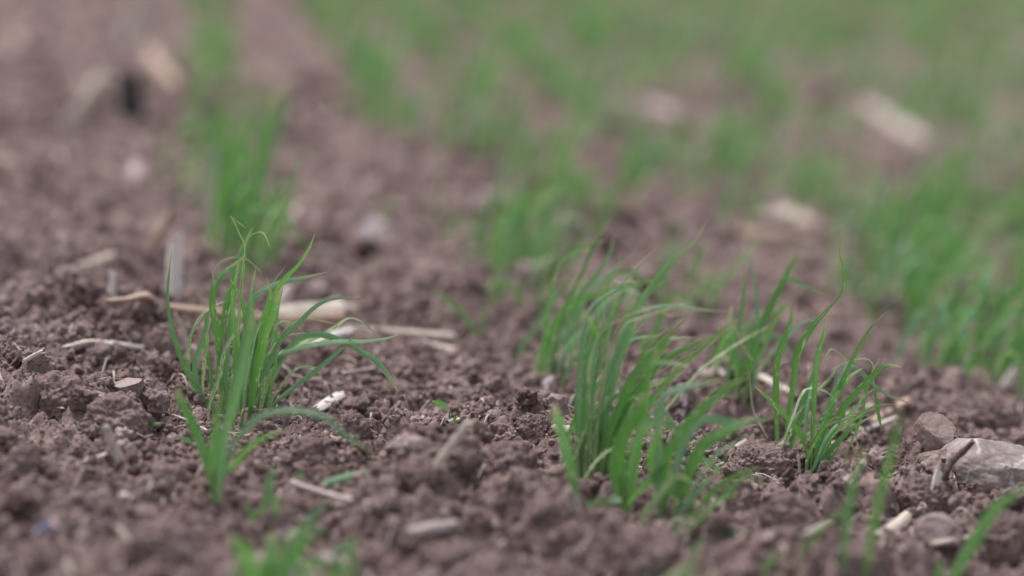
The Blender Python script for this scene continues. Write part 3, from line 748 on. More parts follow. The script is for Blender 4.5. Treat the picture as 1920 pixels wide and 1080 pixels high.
def grown(root, b, n, h, spread, lean, seed, wid=(.0038, .0062), mats=None, lo=.5, base=.012, join=False, nseg=14):
    """blades grown from the tuft's base: each rises, leans off downwind and arches over"""
    rr = random.Random(seed); acc = ([], [], [])
    for k in range(n):
        L = h * rr.uniform(lo, 1.0); az = rr.uniform(0, 6.283)
        out = spread * rr.uniform(.2, 1.0)
        dx, dy = math.cos(az) * out + lean[0], math.sin(az) * out + lean[1]
        bx, by = b.x + rr.gauss(0, base), b.y + rr.gauss(0, base * 1.5)
        bz = H(bx, by) - .002
        droop = rr.choice((.02, .08, .15, .3, .55)) * rr.uniform(.5, 1.2)
        pts = []
        for s in (0, .2, .42, .65, .85, 1):
            e = s ** 1.6
            pts.append(Vector((bx + dx * L * e + rr.gauss(0, .0012), by + dy * L * e, bz + L * (s * (1 - .18 * out) - droop * s ** 3.2))))
        if rr.random() < .28:                              # folded over by wind or slug
            kb = rr.choice((2, 3)); az2 = rr.gauss(0, .9)
            seg = L * rr.uniform(.14, .24)
            q = pts[kb]
            for i_, w_ in zip(range(kb + 1, 6), (1.0, 1.7, 2.3)):
                pts[i_] = Vector((q.x + math.cos(az2) * seg * w_ * .8, q.y + math.sin(az2) * seg * w_ * .5, q.z + seg * (.25 * w_ - .30 * w_ * w_)))
        m = rr.choice(mats or (M_LEAF, M_LEAF, M_YOUNG, M_YOUNG, M_YOUNG, M_BLUE, M_SICK))
        V, F, U = blade_geo(pts, rr.uniform(*wid), rr.uniform(-1.1, 1.1), rr.uniform(-1.2, 1.2), rr.uniform(.12, .4), n=nseg)
        if join:
            o = len(acc[0]); acc[0].extend(V); acc[1].extend([tuple(i + o for i in f) for f in F]); acc[2].extend(U)
        else:
            add_blade(root, b, V, F, U, m)
            if b.y < 2.45 and k % 3 == 0: sheath(root, [pts[0], (pts[0] + pts[1]) / 2, pts[1]], rr)
    return acc

# --- the sharp tuft on the left
r, b = tuft_empty(430, 775, 'sharp wheat tuft on the left with torn leaves drooping to the right')
traced(r, b, [
    ([(408, 790), (379, 742), (351, 698), (334, 655), (320, 603), (314, 557), (316, 525), (322, 468)], 15, M_LEAF, {'prof': [(0, .7), (.2, 1), (.5, 1), (.75, .6), (1, .08)]}),
    ([(392, 740), (358, 715), (355, 642), (375, 596), (394, 580), (424, 567), (456, 574)], 11, M_SICK),
    ([(394, 735), (365, 694), (381, 635), (394, 568)], 17, M_LEAF),
    ([(420, 760), (414, 687), (407, 625), (398, 561), (414, 518), (450, 489), (462, 478)], 22, M_LEAF),
    ([(428, 770), (411, 674), (424, 577), (446, 496), (453, 467), (475, 425)], 18, M_YOUNG),
    ([(440, 770), (440, 690), (452, 550), (459, 467), (450, 441), (441, 420), (432, 405)], 9, M_SICK, {'prof': [(0, .6), (.5, 1), (.7, .6), (.85, .35), (1, .2)]}),
    ([(433, 406), (447, 417), (462, 429)], 4, M_DRYL, {'root': False, 'd': (-.03, -.03), 'prof': THIN}),
    ([(445, 770), (448, 640), (455, 500), (466, 447), (482, 436), (495, 438), (508, 467)], 8, M_SICK, {'prof': [(0, .9), (.6, .9), (.7, .5), (.9, .5), (1, .1)]}),
    ([(443, 780), (448, 700), (459, 632), (475, 561), (524, 531), (566, 522), (612, 510)], 21, M_LEAF, {'face': .1, 'twist': .3}),
    ([(470, 775), (488, 640), (505, 577), (527, 531), (560, 496), (579, 467), (591, 436)], 17, M_LEAF),
    ([(465, 790), (485, 674), (505, 600), (524, 545)], 27, M_YOUNG, {'d': (-.03, -.09), 'prof': BLUNT}),
    ([(470, 785), (495, 710), (524, 642), (557, 609), (589, 577), (621, 561), (677, 557)], 15, M_BLUE),
    ([(472, 785), (500, 700), (531, 661), (570, 642), (621, 619), (654, 596), (686, 609), (712, 635)], 15, M_SICK, {'prof': [(0, .5), (.3, 1), (.65, .9), (.8, .4), (1, .1)]}),
    ([(480, 788), (505, 690), (550, 656), (621, 642), (686, 640), (725, 635), (756, 624)], 15, M_LEAF, {'face': .5}),
    ([(486, 790), (510, 762), (546, 730), (586, 700), (621, 671), (667, 627)], 15, M_BLUE, {'face': .2}),
    ([(490, 775), (520, 690), (555, 640), (600, 627), (654, 645), (680, 661), (706, 677), (729, 706), (745, 733)], 18, M_BLUE, {'prof': BLUNT, 'face': -.2}),
    ([(424, 700), (424, 664), (437, 648), (433, 626), (424, 625)], 4, M_DRYL, {'prof': THIN}),
    ([(415, 700), (401, 544), (401, 506), (424, 486), (459, 484), (492, 512)], 7, M_DRYL, {'d': (.02, .05), 'prof': THIN}),
    ([(403, 755), (395, 700), (387, 640), (400, 585)], 11, M_YOUNG),
    ([(463, 770), (470, 710), (478, 640), (470, 560), (480, 500)], 13, M_LEAF),
    ([(503, 755), (510, 715), (518, 670), (520, 600)], 11, M_YOUNG),
    ([(452, 785), (458, 720), (462, 640), (455, 570), (430, 520)], 14, M_LEAF),
    ([(500, 760), (530, 720), (560, 690), (610, 690)], 8, M_SICK),
    ([(520, 660), (540, 610), (575, 597), (640, 610)], 6, M_DRYL, {'root': False, 'prof': THIN}),
    ([(450, 770), (440, 640), (436, 560), (446, 500)], 16, M_YOUNG),
    ([(432, 775), (425, 690), (433, 600), (442, 530), (452, 480)], 15, M_LEAF),
    ([(478, 785), (500, 690), (520, 640), (560, 625), (600, 630)], 6, M_DRYL, {'prof': THIN}),
    ([(458, 780), (470, 690), (492, 610), (508, 560), (500, 520)], 16, M_LEAF),
], 1)
grown(r, b, 12, .125, .22, (.16, 0), 201, wid=(.0024, .0042), base=.014, mats=(M_LEAF, M_SICK, M_YOUNG, M_BLUE, M_SICK), nseg=18)
r, b = tuft_empty(402, 948, 'blurred wheat seedling in front of the left tuft with forked leaves')
traced(r, b, [
    ([(403, 955), (391, 873), (367, 809), (329, 728)], 30, M_YOUNG, {'prof': BLUNT, 'face': .1}),
    ([(405, 955), (415, 841), (439, 750), (459, 670), (478, 570)], 34, M_LEAF, {'face': .1}),
    ([(407, 955), (412, 897), (439, 870), (479, 829), (538, 803)], 19, M_LEAF),
    ([(408, 950), (425, 860), (479, 787), (542, 770), (606, 781), (650, 817), (712, 858)], 19, M_BLUE, {'face': .2}),
    ([(400, 950), (398, 880), (404, 800), (418, 730)], 22, M_YOUNG),
], 2)
r, b = tuft_empty(505, 1000, 'small blurred wheat seedling low in the left foreground')
traced(r, b, [([(503, 1005), (500, 950), (505, 905), (520, 868)], 26, M_LEAF), ([(506, 1005), (520, 960), (515, 915)], 16, M_BLUE)], 3)
grown(r, b, 4, .04, .4, (.1, 0), 207, wid=(.0025, .004))
r, b = tuft_empty(500, 1135, 'most blurred wheat seedling at the bottom edge left of centre')
traced(r, b, [([(500, 1150), (480, 1090), (462, 1040), (430, 1000)], 40, M_YOUNG), ([(510, 1150), (530, 1080), (560, 1030), (590, 990)], 44, M_YOUNG), ([(505, 1150), (505, 1060), (512, 990)], 40, M_LEAF)], 4)
grown(r, b, 9, .06, .5, (.1, 0), 206, wid=(.0025, .0045), base=.018)
r, b = tuft_empty(590, 930, 'blurred wheat seedling lying flat with leaves along the soil')
traced(r, b, [([(580, 930), (612, 906), (678, 889), (757, 872)], 24, M_BLUE, {'face': .3, 'd': (0, .02)}), ([(590, 930), (680, 900), (800, 880), (896, 889)], 16, M_LEAF, {'d': (0, .05)}), ([(765, 905), (750, 880), (742, 858)], 10, M_SICK, {'root': False, 'd': (.04, .04)})], 5)
# --- the middle tuft
r, b = tuft_empty(1108, 900, 'dense wheat tuft in the middle with long leaves bent to the right')
traced(r, b, [
    ([(1105, 890), (1130, 760), (1161, 658), (1180, 602), (1200, 566), (1228, 527), (1264, 485), (1297, 459), (1329, 409)], 15, M_LEAF, {'face': .2}),
    ([(1120, 905), (1150, 720), (1186, 602), (1208, 560), (1242, 530), (1268, 513)], 17, M_LEAF, {'face': -.1}),
    ([(1090, 885), (1085, 750), (1092, 650), (1105, 586), (1128, 560), (1155, 544), (1186, 510), (1230, 466)], 15, M_BLUE),
    ([(1110, 895), (1130, 750), (1160, 650), (1194, 588), (1228, 577), (1269, 572), (1297, 579), (1367, 585)], 12, M_BLUE),
    ([(1112, 895), (1130, 720), (1167, 616), (1200, 597), (1242, 583), (1262, 578)], 10, M_SICK),
    ([(1140, 910), (1165, 770), (1200, 680), (1228, 652), (1250, 636), (1317, 634)], 13, M_SICK),
    ([(1125, 920), (1160, 790), (1228, 690), (1269, 662), (1311, 641), (1346, 626)], 23, M_LEAF, {'face': .1}),
    ([(1120, 910), (1165, 760), (1250, 690), (1320, 650), (1350, 630), (1353, 616), (1369, 606), (1383, 624), (1392, 647), (1411, 677)], 8, M_DRYL, {'prof': [(0, .3), (.4, .5), (.6, .8), (1, .6)]}),
    ([(1118, 880), (1128, 700), (1133, 541), (1150, 516), (1164, 491), (1158, 476)], 6, M_SICK, {'prof': THIN}),
    ([(1140, 560), (1150, 527), (1165, 530), (1180, 526), (1192, 530), (1201, 523)], 2.5, M_DRYL, {'root': False, 'prof': THIN}),
    ([(1096, 890), (1100, 760), (1120, 640), (1110, 610), (1093, 580)], 12, M_YOUNG, {'prof': BLUNT}),
    ([(1088, 890), (1080, 823), (1083, 740), (1097, 673), (1110, 640), (1126, 570)], 14, M_LEAF),
    ([(1093, 890), (1110, 790), (1117, 707), (1137, 640), (1150, 580), (1146, 530)], 13, M_LEAF),
    ([(1123, 920), (1140, 823), (1163, 757), (1190, 707), (1240, 645), (1290, 590)], 24, M_YOUNG, {'face': .1, 'd': (-.01, -.05)}),
    ([(1118, 918), (1126, 820), (1138, 740), (1160, 680), (1186, 640)], 18, M_YOUNG),
    ([(1100, 895), (1104, 780), (1112, 690), (1130, 620), (1160, 560)], 12, M_BLUE),
    ([(1098, 895), (1092, 800), (1096, 720), (1108, 660), (1140, 610), (1170, 600)], 11, M_LEAF),
    ([(1105, 900), (1118, 800), (1140, 700), (1180, 640), (1230, 630), (1260, 612)], 14, M_BLUE),
    ([(1112, 905), (1124, 790), (1150, 690), (1176, 640), (1220, 590), (1260, 575)], 12, M_LEAF),
    ([(1128, 915), (1150, 800), (1172, 730), (1200, 690), (1250, 680), (1300, 690)], 16, M_LEAF, {'d': (0, -.05)}),
    ([(1108, 900), (1108, 800), (1105, 700), (1118, 640), (1135, 600)], 10, M_SICK),
    ([(1130, 915), (1160, 840), (1200, 770), (1222, 790)], 12, M_BLUE),
    ([(1094, 890), (1084, 780), (1090, 700), (1088, 660)], 9, M_LEAF),
    ([(1100, 892), (1112, 740), (1140, 660), (1156, 620), (1176, 592), (1220, 580)], 10, M_DRYL, {'prof': [(0, .3), (.5, .5), (1, .4)]}),
    ([(1240, 585), (1258, 578), (1278, 575)], 6, M_DRYL, {'root': False, 'prof': THIN}),
    ([(1242, 588), (1262, 592), (1285, 586)], 3, M_DRYL, {'root': False, 'prof': THIN}),
    ([(1244, 580), (1268, 574), (1282, 570)], 9, M_DRYL, {'root': False, 'prof': BLUNT}),
], 6)
grown(r, b, 15, .135, .25, (.42, 0), 202, wid=(.0024, .0042), base=.013, mats=(M_LEAF, M_SICK, M_YOUNG, M_BLUE, M_LEAF), nseg=18)
r, b = tuft_empty(1032, 715, 'slightly blurred wheat tuft behind the middle one with upright narrow leaves')
traced(r, b, [
    ([(1014, 692), (1014, 674), (1025, 602), (1033, 547), (1042, 513)], 15, M_LEAF, {'prof': BLUNT, 'face': .1}),
    ([(1040, 516), (1061, 483), (1105, 461), (1136, 451)], 9, M_YOUNG, {'root': False}),
    ([(1030, 705), (1047, 630), (1061, 574), (1089, 519), (1108, 472), (1122, 444), (1150, 406)], 12, M_LEAF, {'face': .2}),
    ([(1045, 725), (1055, 680), (1072, 616), (1089, 552), (1122, 510), (1142, 477), (1154, 435)], 17, M_LEAF, {'face': .1}),
    ([(1022, 700), (1033, 640), (1050, 590), (1067, 572), (1103, 558), (1140, 547), (1175, 537), (1230, 525)], 15, M_LEAF),
    ([(1030, 700), (1039, 646), (1075, 636), (1103, 641)], 11, M_BLUE),
    ([(1018, 695), (1024, 650), (1045, 590), (1060, 560)], 9, M_YOUNG),
], 7)
grown(r, b, 6, .12, .2, (.35, 0), 203, wid=(.0026, .004), base=.014, nseg=16)
# --- blurred seedlings in front of the middle tuft
r, b = tuft_empty(1084, 948, 'lone blurred wheat blade leaning left in front of the middle tuft')
traced(r, b, [([(1084, 955), (1073, 890), (1057, 823), (1038, 758)], 32, M_YOUNG, {'face': .1, 'prof': BLUNT})], 8)
r, b = tuft_empty(1180, 968, 'blurred broad leaved wheat seedling before the middle tuft')
traced(r, b, [
    ([(1180, 975), (1163, 907), (1163, 840), (1183, 783), (1215, 735)], 40, M_LEAF, {'face': .1}),
    ([(1184, 975), (1190, 873), (1206, 780), (1215, 700), (1235, 650)], 28, M_YOUNG),
    ([(1182, 975), (1178, 900), (1190, 830), (1215, 790), (1262, 800), (1296, 838)], 20, M_LEAF),
    ([(1176, 975), (1160, 930), (1148, 880), (1150, 830)], 22, M_LEAF),
], 9)
r, b = tuft_empty(1252, 968, 'blurred wheat seedling with long leaves arching right in the foreground')
traced(r, b, [
    ([(1260, 975), (1283, 907), (1310, 847), (1335, 823), (1420, 780)], 38, M_YOUNG, {'face': .1}),
    ([(1240, 975), (1250, 907), (1250, 857), (1290, 795), (1350, 737), (1405, 703)], 32, M_LEAF, {'face': .2}),
    ([(1245, 975), (1235, 850), (1240, 752), (1283, 727), (1365, 711)], 24, M_LEAF),
    ([(1255, 975), (1270, 870), (1310, 790), (1383, 793), (1455, 782)], 28, M_BLUE),
    ([(1256, 975), (1290, 880), (1320, 862), (1357, 893)], 15, M_YOUNG),
    ([(1248, 975), (1230, 900), (1220, 850), (1245, 800)], 26, M_LEAF),
], 10)
grown(r, b, 8, .075, .4, (.5, -.1), 205, wid=(.0028, .0045), base=.014, nseg=14)
# --- the right hand tufts
r, b = tuft_empty(1398, 742, 'blurred wheat tuft between the middle and right hand tufts')
traced(r, b, [
    ([(1385, 742), (1392, 692), (1415, 633), (1441, 581), (1470, 523), (1502, 463)], 21, M_LEAF, {'face': .1}),
    ([(1366, 735), (1366, 701), (1389, 594), (1399, 500)], 13, M_LEAF),
    ([(1412, 738), (1418, 660), (1420, 594), (1418, 546), (1408, 500), (1389, 456)], 10, M_BLUE),
    ([(1400, 738), (1420, 640), (1450, 560), (1472, 523), (1502, 533), (1551, 556)], 15, M_BLUE),
    ([(1411, 740), (1412, 692), (1424, 655), (1434, 632)], 12, M_SICK, {'prof': BLUNT}),
    ([(1390, 740), (1385, 680), (1370, 620), (1372, 570)], 15, M_LEAF),
    ([(1400, 742), (1405, 690), (1430, 640), (1460, 590), (1490, 560)], 18, M_LEAF),
    ([(1378, 740), (1380, 690), (1360, 640), (1345, 610)], 12, M_YOUNG),
    ([(1405, 742), (1420, 700), (1460, 650), (1500, 610), (1560, 590)], 12, M_LEAF, {'d': (0, .08)}),
], 11)
r, b = tuft_empty(1510, 880, 'sharp open wheat tuft on the right left of the grey stone')
traced(r, b, [
    ([(1458, 856), (1456, 770), (1455, 705), (1460, 665), (1476, 620), (1484, 591), (1481, 566)], 20, M_LEAF, {'face': .1, 'd': (.02, .02)}),
    ([(1462, 853), (1481, 798), (1516, 753), (1557, 708), (1577, 685), (1609, 675), (1635, 679), (1639, 728)], 10, M_SICK, {'d': (.02, 0), 'prof': [(0, .6), (.4, 1), (.7, .8), (.85, .35), (1, .35)]}),
    ([(1639, 726), (1646, 770), (1653, 806)], 10, M_LEAF, {'root': False, 'd': (0, 0)}),
    ([(1470, 852), (1480, 770), (1489, 711), (1493, 669), (1518, 620), (1552, 580), (1576, 553), (1582, 528), (1580, 497), (1574, 474), (1582, 430)], 22, M_LEAF, {'face': .1, 'twist': .2, 'd': (.02, -.01), 'prof': [(0, .4), (.2, .7), (.45, 1), (.57, .8), (.68, .2), (.82, .42), (1, .05)]}),
    ([(1520, 892), (1524, 800), (1528, 721), (1531, 675), (1544, 627), (1552, 590)], 15, M_YOUNG, {'face': .1}),
    ([(1531, 903), (1550, 800), (1575, 730), (1596, 679), (1619, 636), (1642, 604), (1669, 581)], 13, M_YOUNG, {'face': .1}),
    ([(1530, 895), (1509, 830), (1477, 784), (1442, 749), (1413, 722)], 16, M_LEAF, {'face': .2, 'd': (0, -.02)}),
    ([(1530, 903), (1551, 834), (1583, 763), (1620, 722), (1658, 687), (1692, 688)], 22, M_LEAF, {'d': (0, -.05)}),
    ([(1531, 900), (1545, 790), (1575, 710), (1600, 688), (1639, 721), (1667, 742), (1712, 757)], 14, M_BLUE, {'face': .2}),
    ([(1534, 903), (1565, 851), (1590, 798), (1620, 780)], 7, M_LEAF),
    ([(1513, 880), (1515, 820), (1555, 795), (1594, 786), (1626, 778)], 6, M_DRYL, {'prof': THIN}),
    ([(1405, 700), (1411, 763), (1425, 795), (1440, 822)], 5, M_DRYL, {'root': False, 'prof': THIN, 'd': (.05, .03)}),
    ([(1509, 890), (1508, 830), (1515, 760), (1530, 700)], 12, M_BLUE),
    ([(1525, 900), (1535, 830), (1560, 760), (1590, 710), (1618, 690)], 20, M_LEAF),
    ([(1466, 854), (1490, 800), (1510, 740), (1530, 690), (1550, 665)], 13, M_LEAF, {'d': (.02, .04)}),
    ([(1475, 854), (1500, 790), (1515, 740), (1525, 715)], 15, M_LEAF, {'d': (.02, .04)}),
    ([(1548, 668), (1560, 655), (1585, 672), (1605, 690)], 6, M_SICK, {'root': False, 'd': (0, .01)}),
], 12)
grown(r, b, 9, .10, .4, (.3, 0), 204, wid=(.0022, .0038), base=.016, mats=(M_LEAF, M_SICK, M_YOUNG, M_BLUE), nseg=18)
r, b = tuft_empty(1600, 1090, 'pair of thin blurred wheat blades rising at lower right')
traced(r, b, [([(1578, 1095), (1590, 960), (1605, 890), (1624, 830)], 22, M_YOUNG), ([(1618, 1095), (1646, 946), (1667, 869), (1690, 765)], 25, M_YOUNG, {'face': .1})], 13)
r, b = tuft_empty(1770, 1125, 'blurred wheat blade crossing the bottom right corner')
traced(r, b, [([(1770, 1130), (1790, 1080), (1833, 1006), (1868, 953), (1935, 905)], 38, M_LEAF, {'face': .1}), ([(1775, 1130), (1760, 1085), (1765, 1050)], 24, M_YOUNG)], 14)
for (px, py, lab, sd_) in ((1440, 1120, 'heavily blurred wheat seedling at the bottom right of centre', 15), (1300, 1130, 'heavily blurred short wheat seedling at the bottom centre', 16), (560, 1120, 'heavily blurred wheat seedling at the bottom left of centre', 17), (440, 1110, 'heavily blurred seedling left of the lowest blades', 18), (1240, 1110, 'heavily blurred wheat seedling left of the bottom centre one', 19)):
    r, b = tuft_empty(px, py, lab); grown(r, b, 8, .05, .45, (.25, 0), sd_, wid=(.002, .0036))
r, b = tuft_empty(895, 640, 'tiny blurred wheat seedling with one leaf leaning left')
traced(r, b, [([(895, 655), (888, 620), (860, 580), (803, 533)], 16, M_LEAF, {'face': .1}), ([(898, 655), (903, 610), (910, 565)], 8, M_YOUNG)], 17)
# --- tufts just behind the focus
def big_tuft(px, py, label, n, h, spread, lean, seed, base=.02):
    r, b = tuft_empty(px, py, label); grown(r, b, n, h, spread, lean, seed, base=base); return r, b
EXPL = []
for a in ((440, 492, 'bushy blurred wheat tuft behind the sharp left tuft', 22, .18, .17, (.14, 0), 21, .018),
          (420, 330, 'blurred wheat tuft behind the bushy tuft in the left row', 14, .15, .22, (.05, 0), 22, .02),
          (392, 118, 'faint blurred wheat tuft at the top of the left row', 12, .12, .3, (0, 0), 23, .018),
          (958, 500, 'bushy blurred wheat tuft far behind the middle tuft', 26, .15, .35, (.25, 0), 24, .024),
          (985, 575, 'thin blurred wheat tuft in front of the bushy middle one', 7, .085, .4, (.15, 0), 25, .012),
          (1625, 505, 'blurred upright wheat tuft left of the right edge wheat', 18, .15, .25, (.0, 0), 26, .02),
          (1700, 545, 'blurred wheat tuft with arching leaves near the right edge', 20, .145, .4, (.3, 0), 27, .025),
          (1280, 590, 'blurred loose wheat tuft behind the middle tuft on its right', 10, .12, .35, (.35, 0), 28, .02)):
    big_tuft(*a)
for a in ((452, 512, 'blurred wheat tuft closest behind the sharp left tuft', 14, .12, .2, (.2, 0), 331, .016),
          (945, 512, 'fine dense wheat tuft in the left half of the bushy middle one', 18, .135, .25, (.15, 0), 332, .016),
          (1000, 505, 'fine dense wheat tuft in the right half of the bushy middle one', 14, .125, .25, (.35, 0), 333, .016),
          (1690, 600, 'loose upright wheat tuft standing before the arching one at the right', 10, .13, .25, (.15, 0), 334, .02),
          (1835, 640, 'tall thin wheat tuft between the right edge ones', 14, .14, .25, (.3, 0), 335, .022),
          (475, 470, 'blurred wheat tuft at the right side of the bushy left one', 7, .13, .25, (.3, 0), 321, .012),
          (432, 400, 'tall blurred wheat tuft right behind the bushy left one', 9, .16, .18, (.06, 0), 322, .015),
          (1665, 448, 'blurred wheat tuft among the pale straw at the right', 14, .13, .35, (.1, 0), 301, .025),
          (1760, 470, 'blurred wheat tuft right of the pale upright straw', 14, .14, .35, (.25, 0), 302, .025),
          (1868, 545, 'blurred leaning wheat tuft high at the right edge', 18, .14, .4, (.3, 0), 303, .03),
          (1885, 420, 'blurred wheat tuft touching the right edge further back', 14, .13, .35, (.2, 0), 304, .03),
          (1365, 335, 'faint upright wheat tuft beyond the long pale stone', 12, .13, .3, (.1, 0), 305, .02),
          (1215, 345, 'faint thin wheat tuft right of the bushy middle one', 10, .13, .3, (.1, 0), 306, .02),
          (1105, 395, 'faint wheat tuft at the right shoulder of the bushy middle one', 10, .11, .3, (.3, 0), 307, .02),
          (835, 440, 'thin faint wheat seedlings left of the bushy middle tuft', 6, .09, .3, (.1, 0), 308, .02),
          (815, 275, 'upright blurred wheat tuft left of centre in the second row', 14, .14, .25, (.1, 0), 309, .02),
          (690, 172, 'bright blurred wheat tuft at the left end of the far green', 16, .14, .3, (.05, 0), 310, .025),
          (1330, 690, 'few thin blurred blades between the middle and right tufts', 7, .10, .3, (.35, 0), 311, .02)):
    big_tuft(*a)
r, b = tuft_empty(1800, 690, 'wheat tuft at the right edge with tall leaves leaning right')
traced(r, b, [([(1739, 645), (1736, 546), (1729, 481), (1712, 425)], 17, M_LEAF, {'d': (.06, .06), 'face': .1}), ([(1784, 690), (1775, 610), (1761, 546)], 19, M_BLUE, {'face': .1}),
              ([(1832, 716), (1833, 627), (1850, 540), (1862, 490)], 15, M_YOUNG)], 29)
grown(r, b, 16, .12, .4, (.35, 0), 30, base=.03)
grown(r, b, 8, .14, .3, (.4, 0), 230, base=.03, wid=(.003, .0045))
big_tuft(1850, 712, 'fine leaved wheat tuft in front of the tall right edge tuft', 14, .12, .3, (.3, 0), 231, .025)
big_tuft(1770, 640, 'thin wheat tuft left of the tall right edge tuft', 12, .13, .3, (.3, 0), 232, .025)
r, b = tuft_empty(1915, 700, 'wheat tuft cut by the right edge with a yellow tipped leaf')
traced(r, b, [([(1925, 715), (1914, 675), (1888, 610)], 17, M_YOUNG, {'prof': BLUNT, 'face': .1})], 31)
grown(r, b, 14, .12, .4, (.1, 0), 32, base=.025)

# --- the rows running away from the camera
ORD = 'first second third fourth fifth sixth seventh eighth ninth tenth eleventh twelfth thirteenth fourteenth fifteenth sixteenth seventeenth eighteenth nineteenth twentieth'.split()
def ordinal(n):
    tens = {20: 'twenty', 30: 'thirty', 40: 'forty', 50: 'fifty'}
    if n <= 20: return ORD[n - 1]
    if n % 10 == 0: return {30: 'thirtieth', 40: 'fortieth', 50: 'fiftieth'}[n]
    return tens[n - n % 10] + '-' + ORD[n % 10 - 1]
ROWS = [(.035, 3.0, .45), (.27, 2.9, .19), (.42, 2.28, .16), (.61, 2.62, .125), (.80, 2.55, .125), (.99, 3.0, .14), (1.18, 3.5, .18), (1.37, 4.2, .2), (1.56, 4.9, .24), (1.75, 5.6, .26)]
rr = random.Random(99)
for k, (u, y0, stp) in enumerate(ROWS):
    y = y0 + rr.uniform(0, .05); c = 0
    while y < 6.4:
        x = u - .126 * y + rr.gauss(0, .015 if k < 2 else .028)
        v = Vector((x, y, 0)) - CP; z_ = v.dot(FWD); qx, qy = 960 + FPX * v.dot(RGT) / z_, 540 - FPX * v.dot(UPV) / z_
        bare = (1000 < qx < 1330 and 400 < qy < 650) or (1330 < qx < 1575 and 430 < qy < 640) or (1560 < qx < 1780 and 250 < qy < 350) or (1170 < qx < 1330 and 190 < qy < 300) or (560 < qx < 880 and 260 < qy < 600)
        if abs(x) < .2 * y + .05 and not bare:
            c += 1
            b = Vector((x, y, H(x, y)))
            n = rr.randint(6, 15); h = rr.uniform(.09, .15)
            lab = 'blurred %s wheat tuft, %s from the front in the %s row from the left' % ('tall' if h > .13 else 'short' if h < .11 else 'middling', ordinal(c), ORD[k])
            root = empty('wheat_tuft', b); tag(root, lab, 'wheat', 'wheat tufts in the blurred far rows')
            grown(root, b, n, h, .3, (.2, 0), rr.randint(0, 10 ** 6), base=.022, nseg=9 if y < 3.6 else 7, wid=(.004, .0062) if y < 4 else (.005, .0072))
        y += stp * rr.uniform(.45, 1.55)
# beyond, the rows run together
acc = ([], [], [])
for k in range(18):
    y = 6.4
    while y < 13:
        x = .045 + .187 * k - .126 * y + rr.gauss(0, .035)
        if -.15 * y < x < .3 * y and k > 0:
            b = Vector((x, y, H(x, y)))
            V, F, U = grown(None, b, 8, rr.uniform(.1, .15), .45, (.2, 0), rr.randint(0, 10 ** 6), base=.05, join=True, nseg=5, wid=(.006, .009))
            o = len(acc[0]); acc[0].extend(V); acc[1].extend([tuple(i + o for i in f) for f in F]); acc[2].extend(U)
        y += rr.uniform(.11, .34)
tag(mesh_obj('distant_wheat', acc[0], acc[1], M_LEAF, uvs=acc[2]), 'distant wheat rows merging into a soft green haze along the top', None, kind='stuff')

# faint flecks on the far soil and tiny chips in the focused strip
def fleck(name, x, y, L, wd, m, label, group, seed):
    a = rr.uniform(0, 3.14); z = lambda X, Y: H(X, Y) + wd * .5
    p = [Vector((x + math.cos(a) * L * s, y + math.sin(a) * L * s, 0)) for s in (-.5, 0, .5)]
    za, zb = z(p[0].x, p[0].y), z(p[2].x, p[2].y)
    p[0].z, p[2].z = za, zb; p[1].z = max((za + zb) / 2, z(p[1].x, p[1].y))
    V, F, U = chip_geo(p, wd, wd * .25, seed, .5, rr.uniform(-.6, .6))
    tag(mesh_obj(name, [v - np.array(p[1]) for v in V], F, m, loc=p[1], uvs=U), label, 'straw', group)
for k in range(44):
    y = rr.uniform(2.6, 5.5); x = rr.uniform(-.19, .19 if k % 3 else -.02) * y
    fleck('straw_fleck', x, y, rr.uniform(.012, .04), rr.uniform(.005, .011), rr.choice((M_FADE, M_FADE, M_STRAW)), 'faint blurred pale fleck of straw on the far soil', 'pale flecks on the far soil', k)
for k in range(50):
    y = rr.uniform(1.6, 2.5); x = rr.uniform(-.185, .185) * y
    fleck('straw_fleck', x, y, rr.uniform(.006, .018), rr.uniform(.0015, .004), rr.choice((M_FADE, M_STRAW, M_STRAW, M_PALE)), 'tiny loose straw fleck among the soil crumbs near the focus', 'tiny straw flecks among the crumbs', 100 + k)

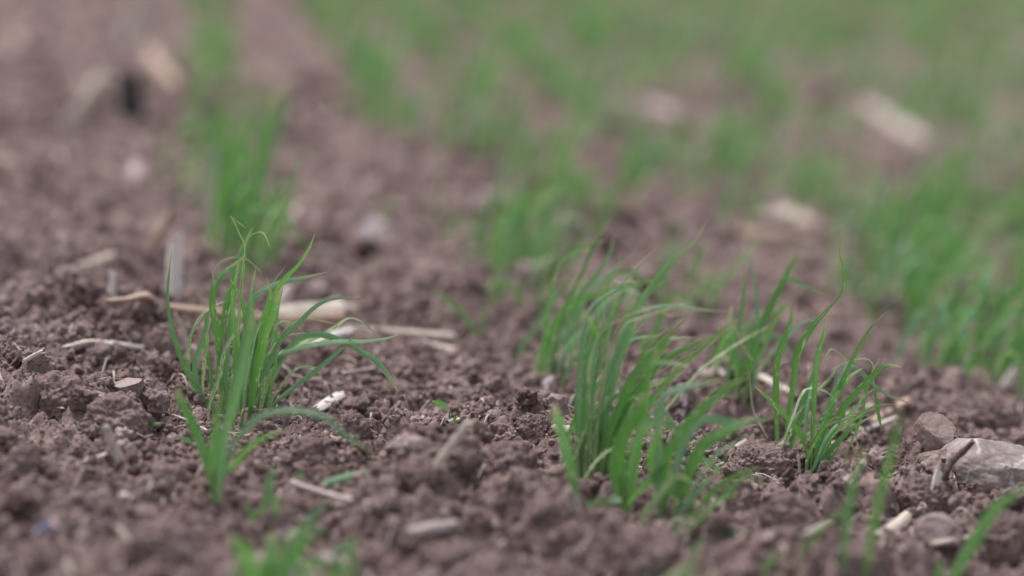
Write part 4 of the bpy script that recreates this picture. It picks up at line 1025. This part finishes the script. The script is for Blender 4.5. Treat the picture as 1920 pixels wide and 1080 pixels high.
# ------------------------------------------------------------------ weed seedlings
def weed(px, py, leaves, label, m=M_WEED):
    b = gp(px, py); root = empty('weed_seedling', (b.x, b.y, b.z - .002)); tag(root, label, 'weed', 'weed seedlings'); L = np.array(root.location)
    for (lx, ly, tx, ty, wp) in leaves:
        p = at_y(lx, ly, b.y); t_ = at_y(tx, ty, b.y - .004)
        V, F, U = sweep_geo([Vector((b.x, b.y, b.z - .002)), (Vector(b) + p) / 2 + Vector((0, 0, .001)), p], .0006, n=6, seg=6, hollow=False)
        mesh_obj('stem', [np.array(v) - L for v in V], F, M_YOUNG, root, uvs=U)
        V, F, U = blade_geo([p, (p + t_) / 2 + Vector((0, 0, .0012)), t_], wp * b.y / FPX, .3, .2, .15, n=12, prof=[(0, .15), (.2, .7), (.5, 1), (.8, .8), (1, .15)])
        mesh_obj('leaf', [np.array(v) - L for v in V], F, m, root, uvs=U)
weed(270, 815, [(268, 810, 238, 808, 13), (272, 808, 298, 793, 11)], 'tiny two leaved weed seedling behind the left foreground wheat')
weed(358, 835, [(358, 830, 340, 826, 12), (360, 830, 376, 826, 10)], 'tiny weed seedling beside the left foreground wheat blades')
weed(842, 815, [(843, 770, 810, 752, 13), (846, 808, 832, 818, 9), (846, 805, 858, 798, 10), (850, 790, 858, 782, 8)], 'small weed seedling by the tan straw piece in the middle', M_LEAF)
weed(1125, 958, [(1118, 945, 1092, 952, 16), (1124, 944, 1130, 926, 12), (1132, 946, 1166, 938, 16)], 'blurred pale weed seedling before the middle wheat tuft')
weed(575, 905, [(573, 900, 555, 893, 16), (578, 900, 596, 896, 12)], 'blurred weed seedling in the left foreground')
weed(1905, 925, [(1905, 920, 1888, 921, 8), (1908, 920, 1922, 916, 8)], 'tiny weed seedling at the right edge by the stones')
weed(1360, 1010, [(1360, 1005, 1345, 995, 16), (1364, 1005, 1385, 1000, 14)], 'blurred weed seedling near the bottom right of centre')
weed(313, 478, [(313, 474, 300, 468, 10), (314, 474, 322, 462, 10)], 'tiny weed seedling between the curled husk and pale husk')
